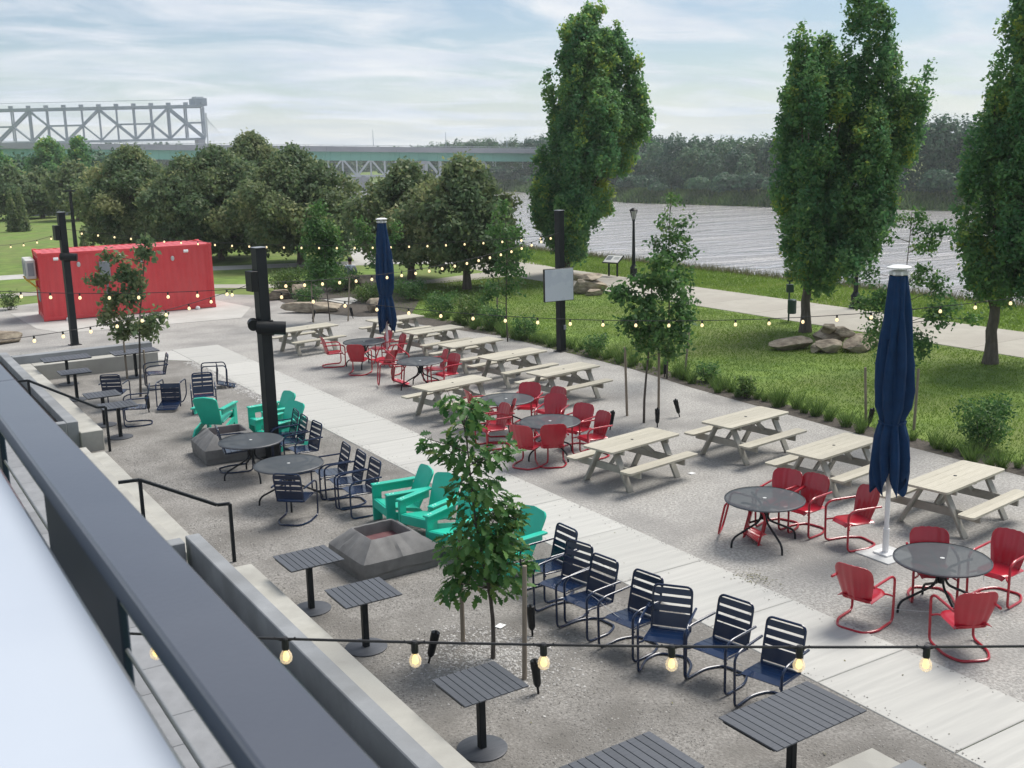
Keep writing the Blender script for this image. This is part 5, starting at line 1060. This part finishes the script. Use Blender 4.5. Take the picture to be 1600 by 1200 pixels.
# ---------------------------------------------------------------- seated person, seen from behind
def person():
    p = (20.01, 46.27, 0.00); t = thing('person', 'person in a pale shirt with a dark shoulder strap, sitting with back turned', 'person', (p[0], p[1], .46), (0, 0, -.45))
    J = {'pel': (0, 0, .10), 'wst': (0, .02, .30), 'chs': (0, .03, .52), 'nck': (0, .05, .68), 'hd': (0, .07, .78), 'hd2': (0, .075, .90), 'lh': (-.10, .05, .08), 'lk': (-.14, .48, .10), 'la': (-.15, .50, -.34), 'lf': (-.16, .64, -.40), 'rh': (.10, .05, .08), 'rk': (.15, .47, .10), 'ra': (.17, .44, -.34), 'rf': (.18, .58, -.40), 'ls': (-.19, .03, .60), 'le': (-.25, .10, .34), 'lw': (-.14, .32, .20), 'lhd': (-.09, .40, .18), 'rs': (.19, .03, .60), 're': (.27, .10, .34), 'rw': (.18, .32, .20), 'rhd': (.13, .40, .18)}
    E = [('pel', 'wst'), ('wst', 'chs'), ('chs', 'nck'), ('nck', 'hd'), ('hd', 'hd2'), ('pel', 'lh'), ('lh', 'lk'), ('lk', 'la'), ('la', 'lf'), ('pel', 'rh'), ('rh', 'rk'), ('rk', 'ra'), ('ra', 'rf'), ('chs', 'ls'), ('ls', 'le'), ('le', 'lw'), ('lw', 'lhd'), ('chs', 'rs'), ('rs', 're'), ('re', 'rw'), ('rw', 'rhd')]
    Rr = {'pel': .15, 'wst': .14, 'chs': .15, 'nck': .06, 'hd': .085, 'hd2': .095, 'lh': .09, 'rh': .09, 'lk': .065, 'rk': .065, 'la': .04, 'ra': .04, 'lf': .04, 'rf': .04, 'ls': .07, 'rs': .07, 'le': .045, 're': .045, 'lw': .03, 'rw': .03, 'lhd': .035, 'rhd': .035}
    ks = list(J); me = bpy.data.meshes.new('body'); me.from_pydata([J[k] for k in ks], [(ks.index(a), ks.index(b)) for a, b in E], [])
    tmp = bpy.data.objects.new('body', me); COL.objects.link(tmp); md = tmp.modifiers.new('skin', 'SKIN'); sv = me.skin_vertices[0].data
    for i, k in enumerate(ks): sv[i].radius = (Rr[k], Rr[k] * (.75 if k in ('wst', 'chs', 'pel') else 1)); sv[i].use_root = (i == 0)
    tmp.modifiers.new('sub', 'SUBSURF').levels = 2; dg = bpy.context.evaluated_depsgraph_get(); m2 = bpy.data.meshes.new_from_object(tmp.evaluated_get(dg)); bpy.data.objects.remove(tmp)
    m2.materials.clear(); [m2.materials.append(M[k]) for k in ('shirt', 'trouser', 'skin')]
    for pl in m2.polygons:
        c = pl.center; pl.use_smooth = True
        pl.material_index = 2 if c.z > .66 else 1 if (c.z < .16 and not (abs(c.x) > .02 and c.z > .13 and c.y > .3)) else 2 if (c.y > .2 and c.z > .14) else 0
    obj('body', m2, t)
    h = MB().lathe([(.02, .115), (.075, .09), (.108, .03), (.106, -.03), (.085, -.075), (.05, -.09)], n=14).build('hair', M['hair'], t, (0, .055, .885))
    MB().tube([(-.16, .06, .66), (-.10, -.085, .56), (.02, -.115, .40), (.13, -.09, .24), (.16, .02, .14)], .022, 6).build('bag_strap', M['hair'], t)
person()

# ---------------------------------------------------------------- far bank woods, bridges
def woods(name, pts, hmin, hmax, w, n, per, leaf, sd):
    r_ = np.random.default_rng(sd); P = np.array(pts, float); seg = np.linalg.norm(np.diff(P[:, :2], axis=0), axis=1); cum = np.concatenate([[0], np.cumsum(seg)]); Cs, Ts, Os = [], [], []
    for i in range(n):
        s = r_.uniform(0, cum[-1]); j = min(np.searchsorted(cum, s) - 1, len(seg) - 1); j = max(j, 0); f = (s - cum[j]) / seg[j]; c = P[j] * (1 - f) + P[j + 1] * f; d = r_.uniform(0, 1) ** 1.3; x = c[0] + 2 + d * w; y = c[1] + r_.normal(0, 2); front = d < .2
        h = (r_.uniform(.18, .40) if front else r_.uniform(.68, 1.05)) * (hmin + (hmax - hmin) * vnoise([s], [0], 26, 5)[0]); rad = r_.uniform(2.0, 4.2) * (.75 if front else 1)
        k = int(per * rad * rad * .35); q = r_.normal(size=(k, 3)); q /= np.linalg.norm(q, axis=1)[:, None]; q[:, 2] = np.where(q[:, 2] < -.35, -q[:, 2], q[:, 2]); rr = r_.uniform(.72, 1.05, k) * (1 + .22 * np.sin(q[:, 0] * 6 + i) * np.sin(q[:, 1] * 5 + q[:, 2] * 6))
        zc = c[2] + h * .56; C = np.stack([x + q[:, 0] * rad * rr, y + q[:, 1] * rad * rr, zc + q[:, 2] * h * .44 * rr], 1); Cs.append(C); Ts.append(np.clip(r_.uniform(.05, .8) + r_.normal(0, .12, k), 0, 1)); Os.append(q * 2.2)
        if h > 6:
            k2 = k // 3; C2 = np.stack([x + r_.normal(0, rad * .6, k2), y + r_.normal(0, rad * .6, k2), c[2] + r_.uniform(0, h * .4, k2)], 1); Cs.append(C2); Ts.append(np.clip(r_.normal(.3, .15, k2), 0, 1)); Os.append(r_.normal(size=(k2, 3)) * .5)
    C = np.concatenate(Cs); V, F, T = leaves(C, leaf, np.concatenate(Ts), r_, .3, .8, np.concatenate(Os)); tag(obj(name, npmesh(name, V, F, M['woods'], T)), kind='stuff')
woods('far_bank_woods', [(168, 6, -4.2), (166, 60, -4.2), (164, 108, -4.2), (161, 128, -4.4), (152, 156, -4.4), (148, 188, -4.4), (158, 225, -4.4), (168, 262, -4.2), (180, 320, -4), (196, 420, -4)], 10.5, 15.0, 34, 460, 260, .62, 301)
woods('distant_woods', [(-40, 470, 0), (60, 480, 0), (170, 500, -4), (300, 560, -4), (420, 600, -4)], 9, 14, 50, 330, 40, 1.5, 302)
woods('near_bank_woods', [(-60, 215, 0), (-20, 205, 0), (8, 205, 0), (30, 215, 0)], 7, 10, 18, 70, 60, .9, 303)
x, y = scatter(26000, 0, 7, 6, 330); fx = np.interp(y, [0, 30, 60, 110, 150, 190, 263, 330], [168, 167, 166, 163.5, 153, 147, 166, 174]); V, F = blades(np.stack([fx + x * 1.0, y, -6 + np.minimum(x * .45, 2.0)], 1), 1.0, .5, rg, .5); tag(obj('bank_reeds', npmesh('bank_reeds', V, F, M['tuft'], np.repeat(rg.uniform(.05, .6, len(x)), 3))), kind='stuff')

def bridge():
    A, B = Vector((21.04, 294.50, 11.21)), Vector((210.83, 266.27, 5.05))      # deck top line, left to right
    t = thing('girder_bridge', 'long green steel girder road bridge with concrete barrier crossing the river', 'bridge', A); d = B - A; dn = d.normalized(); n = Vector((dn.y, -dn.x, 0)).normalized(); dep = 2.3
    def seg(name, z0, z1, off, th, m, parts=10):
        for i in range(parts):
            a = d * (i / parts) + n * off; b = d * ((i + 1) / parts) + n * off; MB().bar(a + Vector((0, 0, (z0 + z1) / 2)), b + Vector((0, 0, (z0 + z1) / 2)) - dn * .04, th, z1 - z0).build(name, M[m], t)
    seg('girder', -1.75 - dep, -1.75, 0, .5, 'girder'); seg('girder', -1.75 - dep, -1.75, -9, .5, 'girder'); seg('deck_slab', -1.75, -1.25, -4.5, 12.5, 'barrier'); seg('barrier', -1.25, -.35, 1.6, .3, 'barrier'); seg('barrier', -1.25, -.35, -10.6, .3, 'barrier'); seg('handrail', -.12, .0, 1.6, .14, 'steel_light')
    pm = MB().box((0, 0, 0), (.12, .12, .36)).mesh('rail_post', M['steel_light'])
    for i in range(60): obj('rail_post', pm, t, d * ((i + .5) / 60) + n * 1.6 + Vector((0, 0, -.17)))
    stif = MB().box((0, 0, 0), (.12, .12, dep - .1)).mesh('stiffener', M['girder'])
    for i in range(70): obj('stiffener', stif, t, d * ((i + .5) / 70) + n * .32 + Vector((0, 0, -1.75 - dep / 2)))
    for f in (.16, .42, .64, .845, .875):
        q = d * f; hb = (A.z + q.z) - 1.75 - dep + 9
        for off in (-.5, -8.5): MB().box(q + n * off + Vector((0, 0, -1.75 - dep - hb / 2)), (1.7, 1.7, hb), None, .1).build('pier', M['barrier'], t)
        MB().box(q + n * -4.5 + Vector((0, 0, -1.75 - dep - .45)), (1.9, 11.5, .9), Matrix.Rotation(math.atan2(dn.y, dn.x), 3, 'Z'), .05).build('pier_cap', M['barrier'], t)
    for px, h in ((531, 26), (658, 24), (770, 14)):
        f = (px + 130) / 1130.; MB().tube([d * f + n * -10, d * f + n * -10 + Vector((0, 0, h * .17))], [.10, .06], 6).build('lamp_mast', M['steel_blue'], t)
bridge()
def truss():
    t = thing('truss_bridge', 'grey steel through-truss railway bridge rising behind the green girder bridge', 'bridge', (38.50, 373.88, 11.45)); A = Vector(t.location); B = Vector((102.17, 340.24, 9.55)); d = B - A; d.z = 0; L = d.length; dn = d.normalized(); n = Vector((math.sin(R(12)), math.cos(R(12)), 0)); k = 14; H = 9.7; zs = -.3
    def m(name, a, b, w, mt='steel_blue'): MB().bar(a, b, w, w).build(name, M[mt], t)
    for off in (0, 8):
        P = lambda i, z: d * (i / k) + n * off + Vector((0, 0, z + zs))
        for i in range(k):
            m('top_chord', P(i, H), P(i + 1, H), .7); m('bottom_chord', P(i, 0), P(i + 1, 0), .6)
        for i in range(k + 1): m('vertical', P(i, .4), P(i, H - .4), .5 if i % 2 == 0 else .4)
        for i in range(0, k - 1, 2):
            if (i // 2) % 2 == 0: m('diagonal', P(i, H - .3), P(i + 2, .3), .62)
            else: m('diagonal', P(i, .3), P(i + 2, H - .3), .62)
            m('substrut', P(i + 1, H * .5), P(i if (i // 2) % 2 == 0 else i + 2, .3), .40); m('tie', P(i + 1, H * .5), P(i + (0 if (i // 2) % 2 else 2), H * .5), .3)
    for i in range(k + 1): m('cross_strut', d * (i / k) + Vector((0, 0, H + zs)), d * (i / k) + n * 8 + Vector((0, 0, H + zs)), .5); MB().box(d * (i / k) + Vector((0, 0, H + .75 + zs)), (1.2, .8, .7)).build('gusset', M['steel_blue'], t)
    MB().bar(Vector((0, 0, H + 1.9 + zs)), d + Vector((0, 0, H + 1.9 + zs)), .10, .10).build('walkway_rail', M['steel_blue'], t)
    MB().box(d * .985 + n * 4 + Vector((0, 0, H + 1.2 + zs)), (3.8, 6, 2.3), None, .1).build('machine_house', M['steel_blue'], t); MB().box(d * .985 + n * 4 + Vector((0, 0, H + 2.6 + zs)), (2.6, 4, .5), None, .15).build('house_roof', M['steel_light'], t)
    for f in (.02, .98):
        for off in (0, 8): MB().box(d * f + n * off + Vector((0, 0, -8)), (2, 2, 15)).build('pier', M['barrier'], t)
    # lower truss spans to the right, under the road deck
    A2 = Vector((104.47, 343.76, 5.31)) - A; B2 = Vector((211.75, 300.90, 1.78)) - A; d2 = B2 - A2; k2 = 26
    for off in (0, 7):
        P = lambda i, z: A2 + d2 * (i / k2) + Vector((math.sin(R(24)), math.cos(R(24)), 0)) * off + Vector((0, 0, z))
        for i in range(k2):
            m('lower_truss_chord', P(i, 0), P(i + 1, 0), .6, 'steel_light'); m('lower_truss_chord', P(i, -5.4), P(i + 1, -5.4), .6, 'steel_light'); m('lower_truss_vertical', P(i, 0), P(i, -5.4), .34, 'steel_light')
            m('lower_truss_diagonal', P(i, 0 if i % 2 else -5.4), P(i + 1, -5.4 if i % 2 else 0), .5, 'steel_light')
    for f in (.0, .4, .78): MB().box(A2 + d2 * f + n * 3.5 + Vector((0, 0, -10)), (2.5, 8, 9.5)).build('pier', M['barrier'], t)
truss()
t = thing('cable_stayed_bridge', 'faint fan of bridge stay cables right of the truss bridge end', 'bridge', (190.32, 628.93, 12.44)); A = Vector(t.location)
for i in range(9):
    e = Vector((UX, UY, 0)) * (2.0 + i * 1.35); MB().tube([Vector((0, 0, 16.5 - i * .35)), e], .05, 4).build('stay_cable', M['steel_light'], t)
MB().tube([(-.4, 0, -6), (-.2, 0, 17)], .5, 6).build('pylon', M['steel_light'], t)
t = thing('pavilion', 'low building with grey sloping roof at the far left behind the field', 'building', (20.87, 132.31, 0.79), (0, 0, -YA)); t.location.z = 0
MB().box((0, 2, .6), (5.0, 4, 1.2)).build('wall', M['barrier'], t); MB().add([(-3, -.3, 2.6), (3.6, -.3, 1.1), (3.6, 4.5, 1.1), (-3, 4.5, 2.6), (-3, -.3, 2.45), (3.6, -.3, .95), (3.6, 4.5, .95), (-3, 4.5, 2.45)], [(0, 1, 2, 3), (7, 6, 5, 4), (0, 4, 5, 1), (1, 5, 6, 2), (2, 6, 7, 3), (3, 7, 4, 0)]).build('roof', M['wall_concrete'], t)
wl = Vector((20.95, 144.90, 0.00)); t = MB().box((0, 0, .3), (26, .4, .6)).build('low_wall', M['black'], None, wl); t.rotation_euler = (0, 0, -YA); tag(t, 'long dark low wall along the far side of the field', 'wall')

# ---------------------------------------------------------------- air
hz = MB().box((0, 0, 0), (1640, 1190, 62)).mesh('haze', M['white']); hm = bpy.data.materials.new('haze'); hm.use_nodes = True; ht = hm.node_tree; ht.nodes.clear()
pv_ = N(ht, 'ShaderNodeVolumePrincipled'); pv_.inputs['Color'].default_value = (.93, .97, 1, 1); pv_.inputs['Density'].default_value = .0003; pv_.inputs['Anisotropy'].default_value = .1
ho = N(ht, 'ShaderNodeOutputMaterial'); ht.links.new(pv_.outputs[0], ho.inputs['Volume']); hz.materials.clear(); hz.materials.append(hm)
tag(obj('haze', hz, None, (0, 240, 22)), kind='stuff')
